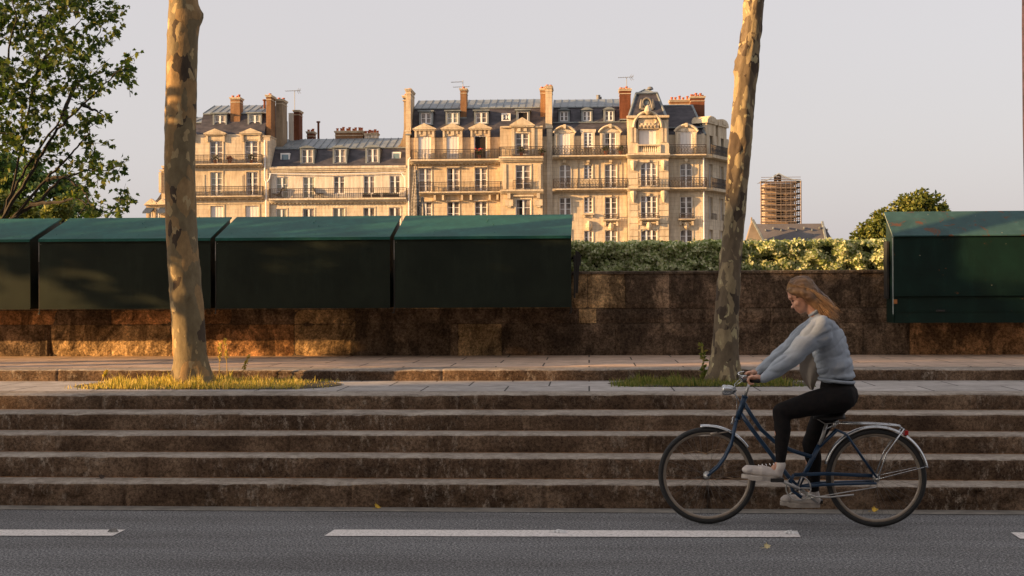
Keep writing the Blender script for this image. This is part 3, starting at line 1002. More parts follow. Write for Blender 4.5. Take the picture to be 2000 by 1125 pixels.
# ------------------------------------------------------------------ far bank: apartment houses
def limestone(name, c1, c2, course=0.33):
    m, n, l, b = nmat(name)
    v = coords(n, l)
    f = noise(n, l, v, 0.45, 8, 0.65)
    r = ramp(n, [(0.32, c2), (0.62, c1)])
    l.new(f, r.inputs[0])
    f2 = noise(n, l, coords(n, l, (2.2, 2.2, .35)), 1.6, 8, 0.7)
    r2 = ramp(n, [(0.35, (0.72, 0.70, 0.68)), (0.6, (1.05, 1.05, 1.05))])
    l.new(f2, r2.inputs[0])
    c = mixc(n, l, 1.0, r.outputs[0], r2.outputs[0], 'MULTIPLY')
    # ashlar joints running round the building
    sp = n.new('ShaderNodeSeparateXYZ'); l.new(v, sp.inputs[0])
    ad = n.new('ShaderNodeMath'); ad.operation = 'ADD'; l.new(sp.outputs[0], ad.inputs[0]); l.new(sp.outputs[1], ad.inputs[1])
    cb = n.new('ShaderNodeCombineXYZ'); l.new(ad.outputs[0], cb.inputs[0]); l.new(sp.outputs[2], cb.inputs[1])
    br = n.new('ShaderNodeTexBrick'); br.inputs['Scale'].default_value = 1
    br.inputs['Brick Width'].default_value = 1.1; br.inputs['Row Height'].default_value = course
    br.inputs['Mortar Size'].default_value = .012
    br.inputs['Color1'].default_value = (1.04, 1.03, 1.0, 1); br.inputs['Color2'].default_value = (.93, .92, .9, 1); br.inputs['Mortar'].default_value = (.74, .7, .66, 1)
    l.new(cb.outputs[0], br.inputs['Vector'])
    l.new(mixc(n, l, 1.0, c, br.outputs[0], 'MULTIPLY'), b.inputs['Base Color'])
    b.inputs['Roughness'].default_value = 0.9
    b.inputs['Specular IOR Level'].default_value = 0.2
    bump(n, l, noise(n, l, v, 6, 7, 0.7), b, 0.5, 0.03)
    return m


M_lime1 = limestone('cream_limestone', (0.66, 0.58, 0.46), (0.56, 0.48, 0.37))
M_lime2 = limestone('golden_limestone', (0.65, 0.54, 0.39), (0.55, 0.44, 0.31))
M_lime3 = limestone('pale_limestone', (0.72, 0.65, 0.54), (0.60, 0.53, 0.42))
M_render = limestone('white_render', (0.74, 0.69, 0.62), (0.66, 0.60, 0.53), 40)
M_trim = limestone('carved_limestone', (0.70, 0.61, 0.47), (0.50, 0.42, 0.31), 40)
M_slate = simple('dark_slate', (0.075, 0.068, 0.078), (0.028, 0.027, 0.034), 1.3, 0.55, 0.4, 0.05, sxyz=(1, 1, 3))
M_zinc = simple('zinc_roofing', (0.24, 0.27, 0.28), (0.13, 0.155, 0.17), 0.9, 0.42, 0.2, 0.02)
M_white = simple('white_window_paint', (0.84, 0.83, 0.83), (0.74, 0.73, 0.73), 2, 0.5, 0)
M_blind = simple('white_closed_shutter', (0.80, 0.76, 0.72), (0.68, 0.64, 0.61), 1.2, 0.6, 0, sxyz=(6, 1, .2))
M_dark = simple('dark_room', (0.012, 0.010, 0.010), None, 3, 0.9, 0)
M_iron = simple('balcony_iron', (0.035, 0.03, 0.028), (0.06, 0.04, 0.03), 6, 0.6, 0)
M_brick = limestone('orange_brick', (0.34, 0.20, 0.11), (0.22, 0.12, 0.065), 0.08)
M_brick2 = limestone('dark_red_brick', (0.22, 0.085, 0.045), (0.14, 0.055, 0.035), 0.08)
M_pot = simple('terracotta_pot', (0.50, 0.14, 0.05), (0.33, 0.09, 0.04), 4, 0.8, 0)
M_grey = simple('grey_mast', (0.2, 0.2, 0.2), None, 4, 0.5, 0)
M_stain = limestone('stained_party_wall', (0.36, 0.29, 0.21), (0.22, 0.17, 0.12), 40)


def glassmat(name, c, c2):
    m, n, l, b = nmat(name)
    v = coords(n, l, (1.0, 1, .5))
    r = ramp(n, [(0.42, c2), (0.58, c)])
    l.new(noise(n, l, v, 2.2, 3, 0.5), r.inputs[0]); l.new(r.outputs[0], b.inputs['Base Color'])
    b.inputs['Roughness'].default_value = 0.08
    b.inputs['Specular IOR Level'].default_value = 0.6
    return m


M_gl = glassmat('old_window_glass', (0.27, 0.235, 0.215), (0.10, 0.088, 0.082))
M_glg = glassmat('curtained_glass', (0.30, 0.30, 0.24), (0.20, 0.20, 0.17))
M_glb = glassmat('skylight_glass', (0.14, 0.22, 0.27), (0.08, 0.12, 0.17))


class House:
    def __init__(s, name, Y, cpx, label, mat, yoff=0.0):
        s.Y, s.c, s.mat = Y, cpx, mat
        s.t = empty(name, (P(cpx, 400, Y).x, Y, 0.3))
        tag(s.t, label, 'building')
        s.open = []
        s.w = []

    def X(s, px): return P(px, 330, s.Y).x
    def Z(s, py): return P(s.c, py, s.Y).z

    def bx(s, mb, x0, x1, yt, yb, d0, d1, mi=None):
        mb.box(s.X(x0), s.X(x1), s.Y - d1, s.Y - d0, s.Z(yb), s.Z(yt), mi)

    def put(s, mb, name, mats, parent=None, smooth=False):
        return mb.build(name, mats, parent or s.t, world=True, smooth=smooth)

    # wall sheet with real openings; blocks: [(x0,x1,ytop,ybot,d)] ; openings on each
    def wall(s, name, blocks, ops, depth=11.0, mat=None, t=0.32):
        mb = MB()
        for (x0, x1, yt, yb, d) in blocks:
            xs = {x0, x1}; ys = {yt, yb}
            mine = [o for o in ops if o[0] >= x0 - .1 and o[1] <= x1 + .1 and o[2] >= yt - .1 and o[3] <= yb + .1]
            for o in mine: xs |= {o[0], o[1]}; ys |= {o[2], o[3]}
            xs = sorted(xs); ys = sorted(ys)
            Yf, Yb = s.Y - d, s.Y - d + t
            for i in range(len(xs) - 1):
                for j in range(len(ys) - 1):
                    cx, cy = (xs[i] + xs[i + 1]) / 2, (ys[j] + ys[j + 1]) / 2
                    if any(o[0] < cx < o[1] and o[2] < cy < o[3] for o in mine): continue
                    a, b_, zt, zb_ = s.X(xs[i]), s.X(xs[i + 1]), s.Z(ys[j]), s.Z(ys[j + 1])
                    mb.add([(a, Yf, zb_), (b_, Yf, zb_), (b_, Yf, zt), (a, Yf, zt)], [(0, 1, 2, 3)])
            for o in mine:
                a, b_, zt, zb_ = s.X(o[0]), s.X(o[1]), s.Z(o[2]), s.Z(o[3])
                mb.add([(a, Yf, zb_), (b_, Yf, zb_), (b_, Yf, zt), (a, Yf, zt), (a, Yb, zb_), (b_, Yb, zb_), (b_, Yb, zt), (a, Yb, zt)],
                       [(0, 4, 5, 1), (1, 5, 6, 2), (2, 6, 7, 3), (3, 7, 4, 0)])
                if len(o) > 4 and o[4]:            # segmental head
                    rise = (zt - zb_) * 0.0 + (b_ - a) * o[4]
                    k = 8
                    arc = [(a + (b_ - a) * i / k, zt - rise * (2 * i / k - 1) ** 2) for i in range(k + 1)]
                    mb.prism_y([(a, zt)] + arc[:k // 2 + 1][::1] , Yf + .0, Yb)
                    mb.prism_y(arc[k // 2:] + [(b_, zt)], Yf + .0, Yb)
            a, b_, zt, zb_ = s.X(x0), s.X(x1), s.Z(yt), s.Z(yb)
            mb.box(a + .002, b_ - .002, Yb, s.Y + depth, zb_, zt - .002)
            # returns
            mb.add([(a, Yf, zb_), (a, Yb, zb_), (a, Yb, zt), (a, Yf, zt)], [(0, 3, 2, 1)])
            mb.add([(b_, Yf, zb_), (b_, Yb, zb_), (b_, Yb, zt), (b_, Yf, zt)], [(0, 1, 2, 3)])
            mb.add([(a, Yf, zt), (b_, Yf, zt), (b_, Yb, zt), (a, Yb, zt)], [(0, 1, 2, 3)])
        return s.put(mb, name, mat or s.mat)

    # a window: white frame with stiles and glazing bars, glass as a child
    def win(s, x0, x1, yt, yb, d=0.0, kind='f', bars=3, parent=None, name='window', rec=0.12, mats=None, leaves=2):
        a, b_, zt, zb_ = s.X(x0), s.X(x1), s.Z(yt), s.Z(yb)
        Yf = s.Y - d + rec
        mb = MB(); fr = 0.065
        if kind == 'blind':
            mb.box(a + .01, b_ - .01, Yf - .02, Yf + .04, zb_, zt)
            k = 4
            for i in range(1, k):
                x = a + (b_ - a) * i / k
                mb.box(x - .012, x + .012, Yf - .035, Yf - .0205, zb_, zt)
            return s.put(mb, 'shutter', M_blind, parent)
        if kind == 'dark':
            mb.box(a, a + fr, Yf - .03, Yf + .05, zb_, zt); mb.box(b_ - fr, b_, Yf - .03, Yf + .05, zb_, zt); mb.box(a + fr, b_ - fr, Yf - .03, Yf + .05, zt - fr, zt)
            mb.box(a + .001, b_ - .001, Yf + .052, Yf + .09, zb_, zt - .001, 1)
            return s.put(mb, name, [M_white, M_dark], parent)
        mb.box(a, a + fr, Yf - .02, Yf + .05, zb_, zt); mb.box(b_ - fr, b_, Yf - .02, Yf + .05, zb_, zt)
        mb.box(a + fr, b_ - fr, Yf - .02, Yf + .05, zt - fr, zt); mb.box(a + fr, b_ - fr, Yf - .02, Yf + .05, zb_, zb_ + fr * 1.5)
        for i in range(1, leaves):
            x = a + (b_ - a) * i / leaves
            mb.box(x - .075, x + .075, Yf - .03, Yf + .045, zb_ + fr * 1.5, zt - fr)
        for i in range(1, bars):
            z = zb_ + (zt - zb_) * i / bars
            mb.box(a + fr, b_ - fr, Yf - .0, Yf + .03, z - .02, z + .02)
        if kind == 'h':      # one leaf open inward on a dark room
            x = (a + b_) / 2
            mb.box(a + fr, x - .08, Yf + .10, Yf + .14, zb_, zt - fr, 1)
        f = s.put(mb, name, [M_white, M_dark], parent)
        g = MB()
        g.box((a + b_) / 2 if kind == 'h' else a + .02, b_ - .02, Yf + .032, Yf + .042, zb_ + .02, zt - .02)
        if kind == 'h': g.box(a + .02, a + .3, Yf + .032, Yf + .042, zb_ + .02, zt - .02)
        gm = {'g': M_glg, 'b': M_glb}.get(kind, M_gl)
        if parent is None: s.put(g, 'pane', gm, f)
        else:              # sub-part level already: glass joins the dormer's window
            n0 = len(f.data.materials); f.data.materials.append(gm)
            vs = [tuple(v.co) for v in f.data.vertices]; fs = [tuple(p.vertices) for p in f.data.polygons]; fm = [p.material_index for p in f.data.polygons]
            r = root_of(parent)
            k = len(vs); vs += [tuple(Vector(p) - r.location) for p in g.v]; fs += [tuple(i + k for i in q) for q in g.f]; fm += [n0] * len(g.f)
            f.data.clear_geometry(); f.data.from_pydata(vs, [], fs); f.data.polygons.foreach_set('material_index', fm)
        return f

    def surround(s, mb, x0, x1, yt, yb, d=0.0, w=2.2, t=.05, key=True, arch=0):
        a, b_ = x0 - w, x1 + w
        s.bx(mb, a, x0, yt, yb, d - .02, d + t); s.bx(mb, x1, b_, yt, yb, d - .02, d + t)
        s.bx(mb, a, b_, yt - w * 1.1, yt, d - .02, d + t)
        if key:
            c = (x0 + x1) / 2
            s.bx(mb, c - 2, c + 2, yt - w * 2.0, yt - .2, d + .0, d + t + .10)

    def cornice(s, mb, x0, x1, yt, yb, d, out, mod=0):
        h = yb - yt
        s.bx(mb, x0, x1, yt, yt + h * .4, d - .1, d + out)
        s.bx(mb, x0, x1, yt + h * .4, yt + h * .7, d - .1, d + out * .75)
        s.bx(mb, x0, x1, yt + h * .7, yb, d - .1, d + out * .45)
        if mod:
            n = int((x1 - x0) / mod)
            for i in range(n):
                x = x0 + (x1 - x0) * (i + .5) / n
                s.bx(mb, x - mod * .16, x + mod * .16, yb, yb + 1.8, d - .02, d + out * .4)

    def railing(s, x0, x1, yt, yb, d, ornate=False, side=True, gap=0.125):
        mb = MB(); a, b_, zt, zb_ = s.X(x0), s.X(x1), s.Z(yt), s.Z(yb)
        y = s.Y - d
        mb.box(a, b_, y - .03, y + .03, zt - .05, zt); mb.box(a, b_, y - .02, y + .02, zb_ + .06, zb_ + .095)
        mb.box(a, b_, y - .015, y + .015, zt - .2, zt - .175)
        n = max(2, int((b_ - a) / gap)); zc_ = (zt - .19 + zb_ + .08) / 2
        for i in range(n + 1):
            x = a + (b_ - a) * i / n
            if ornate and i % 2:
                rr = (zt - .19 - zb_ - .08) / 2
                mb.tube([(x + gap * .75 * math.sin(q * 6.283), y, zc_ + rr * math.cos(q * 6.283)) for q in [k / 10 for k in range(11)]], .012, 4, caps=False)
                mb.tube([(x + gap * .4 * math.sin(q * 6.283 * 2), y, zc_ + rr * .9 * (1 - 2 * q)) for q in [k / 10 for k in range(11)]], .011, 4, caps=False)
            else:
                big = (i % 8 == 0)
                w = .02 if big else .011
                mb.box(x - w, x + w, y - w, y + w, zb_, zt - .05)
                if not ornate: mb.box(x - .022, x + .022, y - .022, y + .022, zc_ - .18, zc_ + .06)
        if side:
            for x in (a + .012, b_ - .012):
                mb.box(x - .012, x + .012, y + .031, s.Y - d + .75, zt - .045, zt - .005)
                for k in range(1, 6): mb.box(x - .01, x + .01, y + k * .13, y + k * .13 + .02, zb_, zt - .05)
        return s.put(mb, 'balcony_railing', M_iron)

    def mansard(s, x0, x1, eave, brk, ridge, d0=-.25, d1=-1.35, depth=9.0, low=None, name='roof'):
        mb = MB(); a, b_ = s.X(x0), s.X(x1)
        Y0, Y1 = s.Y - d0, s.Y - d1
        ze, zb_, zr_ = s.Z(eave), s.Z(brk), s.Z(ridge)
        Y2 = s.Y + 5.0
        zr2 = P(s.c, ridge, Y2).z
        prof = [(Y0, ze - .05), (Y0, ze), (Y1, zb_), (Y1 - .08, zb_ + .01), (Y1 - .08, zb_ + .09), (Y2, zr2), (s.Y + depth, zr2 - 1), (s.Y + depth, ze - .05)]
        mb.prism_x(prof, a, b_, 0, mis=[0, 0, 1, 1, 1, 1, 1, 0])
        n = int((b_ - a) / 0.62)
        for i in range(n + 1):
            x = a + .02 + (b_ - a - .04) * i / n
            mb.prism_x([(Y1 - .10, zb_ + .07), (Y2, zr2 - .02), (Y2, zr2 + .055), (Y1 - .10, zb_ + .14)], x - .02, x + .02, 1)
        return s.put(mb, name, [M_slate, M_zinc])

    def dormer(s, x0, x1, yt, yb, d=-.35, back=-2.2, kind='f', top='flat', frame=M_zinc, bars=2, wy=None):
        """x0,x1 window; box wraps it"""
        mb = MB(); p = 3.2
        s.bx(mb, x0 - p, x0, yt - 2, yb + 2, back, d); s.bx(mb, x1, x1 + p, yt - 2, yb + 2, back, d)
        s.bx(mb, x0, x1, yt - 2, yt, back, d); s.bx(mb, x0, x1, yb, yb + 2, back, d)
        s.bx(mb, x0, x1, yt, yb, back, d - .35)
        if top == 'flat':
            s.bx(mb, x0 - p - 2.5, x1 + p + 2.5, yt - 4.6, yt - 2, back, d + .15)
        elif top == 'arch':
            a, b_ = s.X(x0 - p - 2), s.X(x1 + p + 2); z0_, z1_ = s.Z(yt - 2), s.Z(yt - 7)
            k = 8
            mb.prism_y([(a + (b_ - a) * i / k, z0_ + (z1_ - z0_) * math.sin(math.pi * i / k)) for i in range(k + 1)][::-1], s.Y - d - .15, s.Y - back)
        o = s.put(mb, 'dormer', frame)
        s.win(x0, x1, yt, yb, d, kind, bars, parent=o, rec=.12)
        return o

    def pediment(s, mb, x0, x1, apex, base, d, t=.28):
        a, b_ = s.X(x0), s.X(x1); c = (a + b_) / 2; za, zb_ = s.Z(apex), s.Z(base)
        h = za - zb_
        mb.prism_y([(a, zb_), (b_, zb_), (b_, zb_ + .07), (c, za), (a, zb_ + .07)], s.Y - d - t, s.Y - d + .3)
        mb.prism_y([(a + .45, zb_ + .13), (c, zb_ + .1 - .12 + h - .1), (b_ - .45, zb_ + .13)][::-1], s.Y - d - t + .0, s.Y - d - t - .02)
        s.bx(mb, x0 + 2, x1 - 2, base, base + 2.2, d - .1, d + t * .7)

    def chimney(s, x0, x1, yt, yb, mat, pots=0, d0=-3.0, d1=-1.6, cap=M_trim, potm=None, ph=5.5, two=None, side=None):
        mb = MB()
        s.bx(mb, x0, x1, yt + 4, yb, d0, d1, 0)
        s.bx(mb, x0 - 1.3, x1 + 1.3, yt + 1.5, yt + 4, d0 - .08, d1 + .08, 1); s.bx(mb, x0 - 2.1, x1 + 2.1, yt, yt + 1.6, d0 - .14, d1 + .14, 1)
        s.bx(mb, x0 - .8, x1 + .8, yt + 9, yt + 10.2, d0 - .04, d1 + .04, 1)
        s.bx(mb, x0 - .7, x1 + .7, yb - 2, yb + .5, d0 - .05, d1 + .05, 2)
        ch = s.put(mb, 'chimney', [mat, cap, M_zinc])
        for i in range(pots):
            f = (i + .5) / pots
            pb = MB()
            x = s.X(x0 + (x1 - x0) * f); y = s.Y - (d0 + d1) / 2 + (.22 if i % 2 else -.22)
            hh = (s.Z(yt - ph) - s.Z(yt)) * (.8 + .4 * ((i * 7) % 5) / 5)
            pb.lathe((x, y, s.Z(yt)), [(.13, 0), (.10, .1), (.095, hh - .08), (.13, hh - .05), (.13, hh)], 9)
            s.put(pb, 'chimney_pot', potm or M_pot, ch, True)
        return ch


def mast(h, px, yt, yb, arms, label, d=-3):
    t = empty('tv_antenna', (h.X(px), h.Y - d, h.Z(yb))); tag(t, label, 'antenna', 'television antennas on the roofs')
    m = MB(); m.tube([(h.X(px), h.Y - d, h.Z(yb)), (h.X(px), h.Y - d, h.Z(yt))], .028, 6); m.build('mast', M_grey, t, world=True)
    for (a, b_, y, n) in arms:
        m = MB(); z = h.Z(y)
        m.tube([(h.X(a), h.Y - d, z), (h.X(b_), h.Y - d, z + .06)], .02, 5)
        for i in range(n):
            x = h.X(a + (b_ - a) * (i + .3) / n); m.tube([(x, h.Y - d - .3, z + .02), (x, h.Y - d + .3, z + .02)], .012, 4)
        if n < 9:
            for sg in (-1, 1): m.tube([(h.X(b_ - 5), h.Y - d, z), (h.X(b_ + 0), h.Y - d, z + sg * .22)], .016, 4); m.tube([(h.X(b_ - 8), h.Y - d, z), (h.X(b_ - 4), h.Y - d, z + sg * .26)], .014, 4)
        m.build('boom', M_grey, t, world=True)


BASE = 600  # pixel row a little under the far quay's level at Y=113
# ============ house A : seven storeys, left part hidden by the trunk
YF = 113.0
A = House('apartment_building', YF, 460, 'cream stone apartment house with two brick chimneys directly past the sunlit trunk', M_lime1)
opA = [(410, 435, 275, 319), (478, 504, 275, 319), (411, 434, 336, 383), (481, 504, 336, 383), (411, 436, 402, 450), (479, 505, 402, 450),
       (350, 374, 336, 383), (350, 374, 402, 450), (350, 374, 275, 319)]
A.wall('wall', [(335, 516, 262, BASE, 0)], opA)
m = MB()
A.bx(m, 516, 528.5, 268, BASE, -9, .16); A.bx(m, 514, 530, 266, 268, -9, .22)
A.put(m, 'party_wall', M_lime1)
for o, k in zip(opA, ['f', 'f', 'g', 'h', 'blind', 'blind', 'f', 'blind', 'blind']): A.win(*o, kind=k, bars=4)
m = MB()
for o in opA: A.surround(m, *o, w=2.4, key=False)
for c in (422, 491.5, 362):
    A.pediment(m, c - 22, c + 22, 251.5, 262, .12); A.bx(m, c - 18, c - 14.5, 262, 277, 0, .2); A.bx(m, c + 14.5, c + 18, 262, 277, 0, .2); A.bx(m, c - 14, c + 14, 264, 273, 0, .1)
A.cornice(m, 335, 516, 321, 326, 0, .85, 7)
A.cornice(m, 335, 516, 383.5, 389, 0, .8, 9)
A.bx(m, 376, 400, 341, 379, 0, .04); A.bx(m, 439, 476, 341, 379, 0, .04); A.bx(m, 441, 474, 343, 377, .04, .06)
A.bx(m, 335, 516, 396, 398, 0, .1)
A.put(m, 'moulding', M_trim)
m = MB(); m.tube([(A.X(519), YF - .3, A.Z(275)), (A.X(519), YF - .3, A.Z(352)), (A.X(521.5), YF - .3, A.Z(358)), (A.X(521.5), YF - .3, A.Z(BASE))], .07, 8)
A.put(m, 'drainpipe', M_white)
A.railing(335, 515, 303.5, 321, .8); A.railing(335, 516, 365, 383.5, .75)
A.mansard(388, 516, 262, 219, 206, d0=-.05, d1=-1.4)
A.mansard(335, 388, 262, 236, 228, d0=-.05, d1=-1.4)
for x in (414.5, 483): A.dormer(x, x + 21.5, 222, 248, kind='f' if x < 450 else 'g', d=-.7)
A.chimney(445, 463.5, 187, 256, M_brick, 3, d0=-2.0, d1=-.9)
A.chimney(517, 526.5, 184, 270, M_brick, 1, d0=-2.2, d1=-.6)
A.chimney(527.5, 541, 187, 316, M_stain, 2, d0=-3.9, d1=-2.2)
A.chimney(378, 446, 207, 250, M_brick, 9, d0=-7, d1=-6, ph=6)
m = MB(); A.bx(m, 541, 551, 208, 300, -8, -4.5); A.put(m, 'rear_wall', M_render)
A.chimney(551, 562, 202, 300, M_brick2, 0, d0=-6, d1=-4.6)
A.chimney(566, 580, 239, 285, M_brick2, 3, d0=-8, d1=-7)
for px, yt, yb, r in ((498, 186, 212, .1), (491.5, 202, 212, .05), (590, 221, 285, .1)):
    m = MB(); m.lathe((A.X(px), YF + 3.5 if px < 560 else YF + 7, A.Z(yb)), [(r, 0), (r, A.Z(yt) - A.Z(yb)), (r * 1.8, A.Z(yt) - A.Z(yb)), (r * 1.8, A.Z(yt) - A.Z(yb) + .12)], 8)
    A.put(m, 'vent_pipe', M_brick2)
mast(A, 546, 158, 212, [(527, 559, 158.5, 7)], 'television antenna with an arrow-like end above the cream house by the sunlit trunk', d=-6)

# ============ house 0 : the little ornate roof seen left of the trunk
H0 = House('apartment_building', 128.0, 305, 'distant ornate golden house with blue awnings left of the sunlit trunk', M_lime2)
op0 = [(303, 313, 402, 424)]
H0.wall('wall', [(285, 332, 398, BASE, 0), (310, 334, 332, 397.9, -.8)], [(290, 299, 411, 450), (303, 313, 406, 450), (318, 326, 362, 380)], depth=8)
H0.win(290, 299, 411, 450); H0.win(303, 313, 406, 450); H0.win(318, 326, 362, 380, d=-.8)
m = MB()
for c in (297, 319):
    H0.pediment(m, c - 12, c + 12, 388, 399, .1)
H0.cornice(m, 284, 333, 399, 402, 0, .5)
H0.bx(m, 308, 336, 330, 333, -8, -.5); H0.bx(m, 306, 311, 335, 375, -4, -.6)
H0.put(m, 'moulding', M_trim)
m = MB()
for c in (293, 321):
    m = MB(); a, b_ = H0.X(c - 8), H0.X(c + 8); zt, zb_ = H0.Z(405), H0.Z(415)
    m.prism_x([(128, zt), (128 - 1.1, zb_), (128 - 1.1, zb_ - .15), (128, zt - .2)], a, b_)
    H0.put(m, 'awning', simple('blue_awning', (.06, .09, .14), None, 4, .8))
m = MB(); m.prism_y([(H0.X(286), H0.Z(398)), (H0.X(330), H0.Z(398)), (H0.X(318), H0.Z(352)), (H0.X(311), H0.Z(372)), (H0.X(300), H0.Z(388))], 129, 136)
H0.put(m, 'roof', M_slate)
H0.chimney(311, 333, 322, 334, M_brick, 0, d0=-3, d1=-1)

# ============ house B : low house with white front
B = House('apartment_building', YF, 660, 'low white-rendered house with a long iron balcony between two taller stone houses', M_lime3)
opB = [(539, 562, 345, 387), (591.5, 614.5, 345, 387), (651.6, 673, 344, 379), (710, 732, 344, 379), (760.6, 781.6, 344, 379)]
opB2 = [(538.5, 560.5, 407, 450), (591, 614, 407, 450), (650, 673, 406, 450), (709.5, 732, 406, 450), (759.7, 782, 406, 450)]
B.wall('upper_wall', [(528.6, 794, 334, 391.9, 0)], opB, mat=M_render)
B.wall('wall', [(528.6, 794, 392, BASE, .05)], opB2)
for o, k in zip(opB, ['g', 'g', 'f', 'f', 'f']): B.win(*o, kind=k, bars=3)
for o, k in zip(opB2, ['g', 'h', 'g', 'f', 'f']): B.win(*o, d=.05, kind=k, bars=2)
m = MB()
for o in opB2: B.surround(m, *o, d=.05, w=2, t=.03, key=False)
B.cornice(m, 528.7, 794, 325, 336, 0, .4)
B.cornice(m, 528.7, 795, 388, 396, .05, .75, 7)
B.put(m, 'moulding', M_lime3)
B.railing(528.7, 795, 368.5, 388, .72, gap=.16)
B.mansard(528.6, 792, 325, 287, 271, d0=-.1, d1=-1.6)
for x in (587.6, 651.6, 715.6): B.dormer(x, x + 21.5, 290, 318, kind='f', top='arch', d=-.35)
m = MB()
for (a, b_) in ((544, 562), (763, 780)):
    B.bx(m, a, b_, 296, 317, -1.9, -.75); 
B.put(m, 'skylight_frame', M_white)
sk = [o for o in B.t.children if o.name.startswith('skylight')][0]
m = MB(); B.bx(m, 546.5, 559.5, 299, 313.5, -.74, -.73); B.bx(m, 765.5, 777.5, 299, 314, -.74, -.73); B.put(m, 'pane', M_glb, sk)
B.chimney(632, 688, 241, 285, M_brick, 9, d0=-6.5, d1=-5.3, ph=8)
B.chimney(691, 703, 246, 285, M_render, 3, d0=-6.5, d1=-5.5, ph=7)
B.chimney(705, 718, 246, 285, M_render, 4, d0=-6.2, d1=-5.2, ph=7)
m = MB(); B.bx(m, 607, 630, 262, 285, -9, -7); B.put(m, 'rear_wall', M_stain)
m = MB(); m.prism_x([(YF + 8, B.Z(283)), (YF + 14, B.Z(262)), (YF + 20, B.Z(283))], B.X(718), B.X(784)); B.put(m, 'rear_roof', M_zinc)
m = MB(); m.tube([(B.X(531), YF - .45, B.Z(338)), (B.X(529), YF - .45, B.Z(348)), (B.X(524), YF - .45, B.Z(356))], .06, 8)
m.tube([(B.X(783), YF - .2, B.Z(337)), (B.X(792), YF - .2, B.Z(350)), (B.X(792), YF - .2, B.Z(387))], .05, 8)
m.tube([(B.X(528), YF - .25, B.Z(338)), (B.X(640), YF - .25, B.Z(341)), (B.X(790), YF - .25, B.Z(338))], .04, 6)
B.put(m, 'drainpipe', M_white)

# ============ house C : golden house with bay
C = House('apartment_building', YF - .2, 935, 'golden stone apartment house with triangular pediments and an open dark window over red flowers', M_lime2)
cw = [(818, 843), (873, 897), (927, 951)]
opC = [(a, b_, 266, 312) for a, b_ in cw] + [(a, b_, 327, 374) for a, b_ in cw] + [(a, b_, 393, 440) for a, b_ in cw]
bayC = [(1008, 1034, 263, 305), (1008, 1037, 325, 372), (1008, 1037, 391, 440)]
C.wall('wall', [(801, 978, 268, 392, 0), (801, 978, 392, BASE, .0), (1060, 1068, 268, BASE, 0)], [o for o in opC if o[3] < 392 and o[2] > 268] + [o for o in opC if o[2] > 390])
# upper storey with taller openings
C.wall('attic_wall', [(978, 1060, 250.5, BASE, .75)], bayC)
kinds = ['blind', 'blind', 'dark', 'f', 'h', 'f', 'f', 'h', 'f']
m2 = MB()
for o in opC[:3]:
    m2 = MB()
    C.bx(m2, o[0] - 7, o[0], 255, 314, -.2, .34); C.bx(m2, o[1], o[1] + 7, 255, 314, -.2, .34); C.bx(m2, o[0], o[1], 252, 266, -.2, .34)
    C.put(m2, 'window_bay', M_lime2)
for o, k in zip(opC, kinds): C.win(*o, d=.34 if o[2] < 300 else 0, kind=k, bars=4)
C.win(*bayC[0], d=.75, bars=4); C.win(*bayC[1], d=.75, bars=4); C.win(*bayC[2], d=.75, kind='h', bars=3)
m = MB()
for o in opC[3:]: C.surround(m, *o, w=1.6, key=False, t=.04); C.bx(m, o[0] - 1, o[1] + 1, o[2] - 1.7, o[2] + .2, .05, .3)
for o in bayC: C.surround(m, *o, d=.75, w=2.2, key=False)
for a, b_ in cw:
    c = (a + b_) / 2; C.pediment(m, c - 23, c + 23, 241, 253, .34)
    for sg in (-1, 1): C.bx(m, c + sg * 17 - 1.8, c + sg * 17 + 1.8, 253, 268, .1, .44); C.bx(m, c + sg * 9 - 1.5, c + sg * 9 + 1.5, 255, 262, .34, .44)
    C.bx(m, c - 3, c + 3, 255, 265, .34, .42)
C.pediment(m, 997, 1046, 233, 249.5, .8, .3)
C.bx(m, 979, 1061, 249.5, 252.5, .6, .95); C.bx(m, 1000, 1006, 253, 305, .75, .85); C.bx(m, 1039, 1045, 253, 305, .75, .85)
C.bx(m, 1012, 1018, 254, 260, .75, .95); C.bx(m, 1024, 1030, 254, 260, .75, .95)
C.cornice(m, 801, 978, 312, 320, 0, .85, 7); C.cornice(m, 976, 1062, 309, 318, .75, .5)
C.cornice(m, 815, 980, 375, 381, 0, .8, 0); C.cornice(m, 978, 1062, 373, 380, .75, .4)
for x in (850, 866, 903, 920, 957, 972): C.bx(m, x - 2, x + 2, 381, 391, 0, .5)
for x in (995, 1052): C.bx(m, x - 8, x + 8, 392, 404, .75, .95); C.bx(m, x - 4, x + 4, 404, 407, .75, .9); C.bx(m, x - 3, x + 3, 380, 390, .75, 1.1)
C.bx(m, 983, 990, 323, 371, .75, .82); C.bx(m, 1050, 1057, 323, 371, .75, .82)
C.bx(m, 1003, 1043, 383, 386, .75, 1.0)
C.put(m, 'moulding', M_trim)
C.railing(805, 976, 293, 312, .8); C.railing(976.5, 1063, 290, 309, 1.2); C.railing(818, 981, 356, 375, .75); C.railing(1003.5, 1040, 354, 373, 1.0, side=False)
C.mansard(804, 1068, 268, 207, 195, d0=-.1, d1=-1.7)
for (a, b_, yt, yb, k) in ((820.5, 841, 217, 239, 'f'), (872.5, 893.5, 217, 239, 'g'), (928.5, 950, 217, 239, 'f'), (1011, 1031, 217, 238, 'dark')): C.dormer(a, b_, yt, yb, kind=k, d=-.6)
C.dormer(981.5, 993, 221, 232, kind='b', d=-1.0, top='none', frame=M_white)
C.chimney(897, 909, 168, 227, M_brick, 1, d0=-2.4, d1=-1.2)
C.chimney(857.5, 866, 181, 200, M_brick2, 0, d0=-7, d1=-6)
C.chimney(913, 923, 190, 200, M_brick, 1, d0=-7, d1=-6)
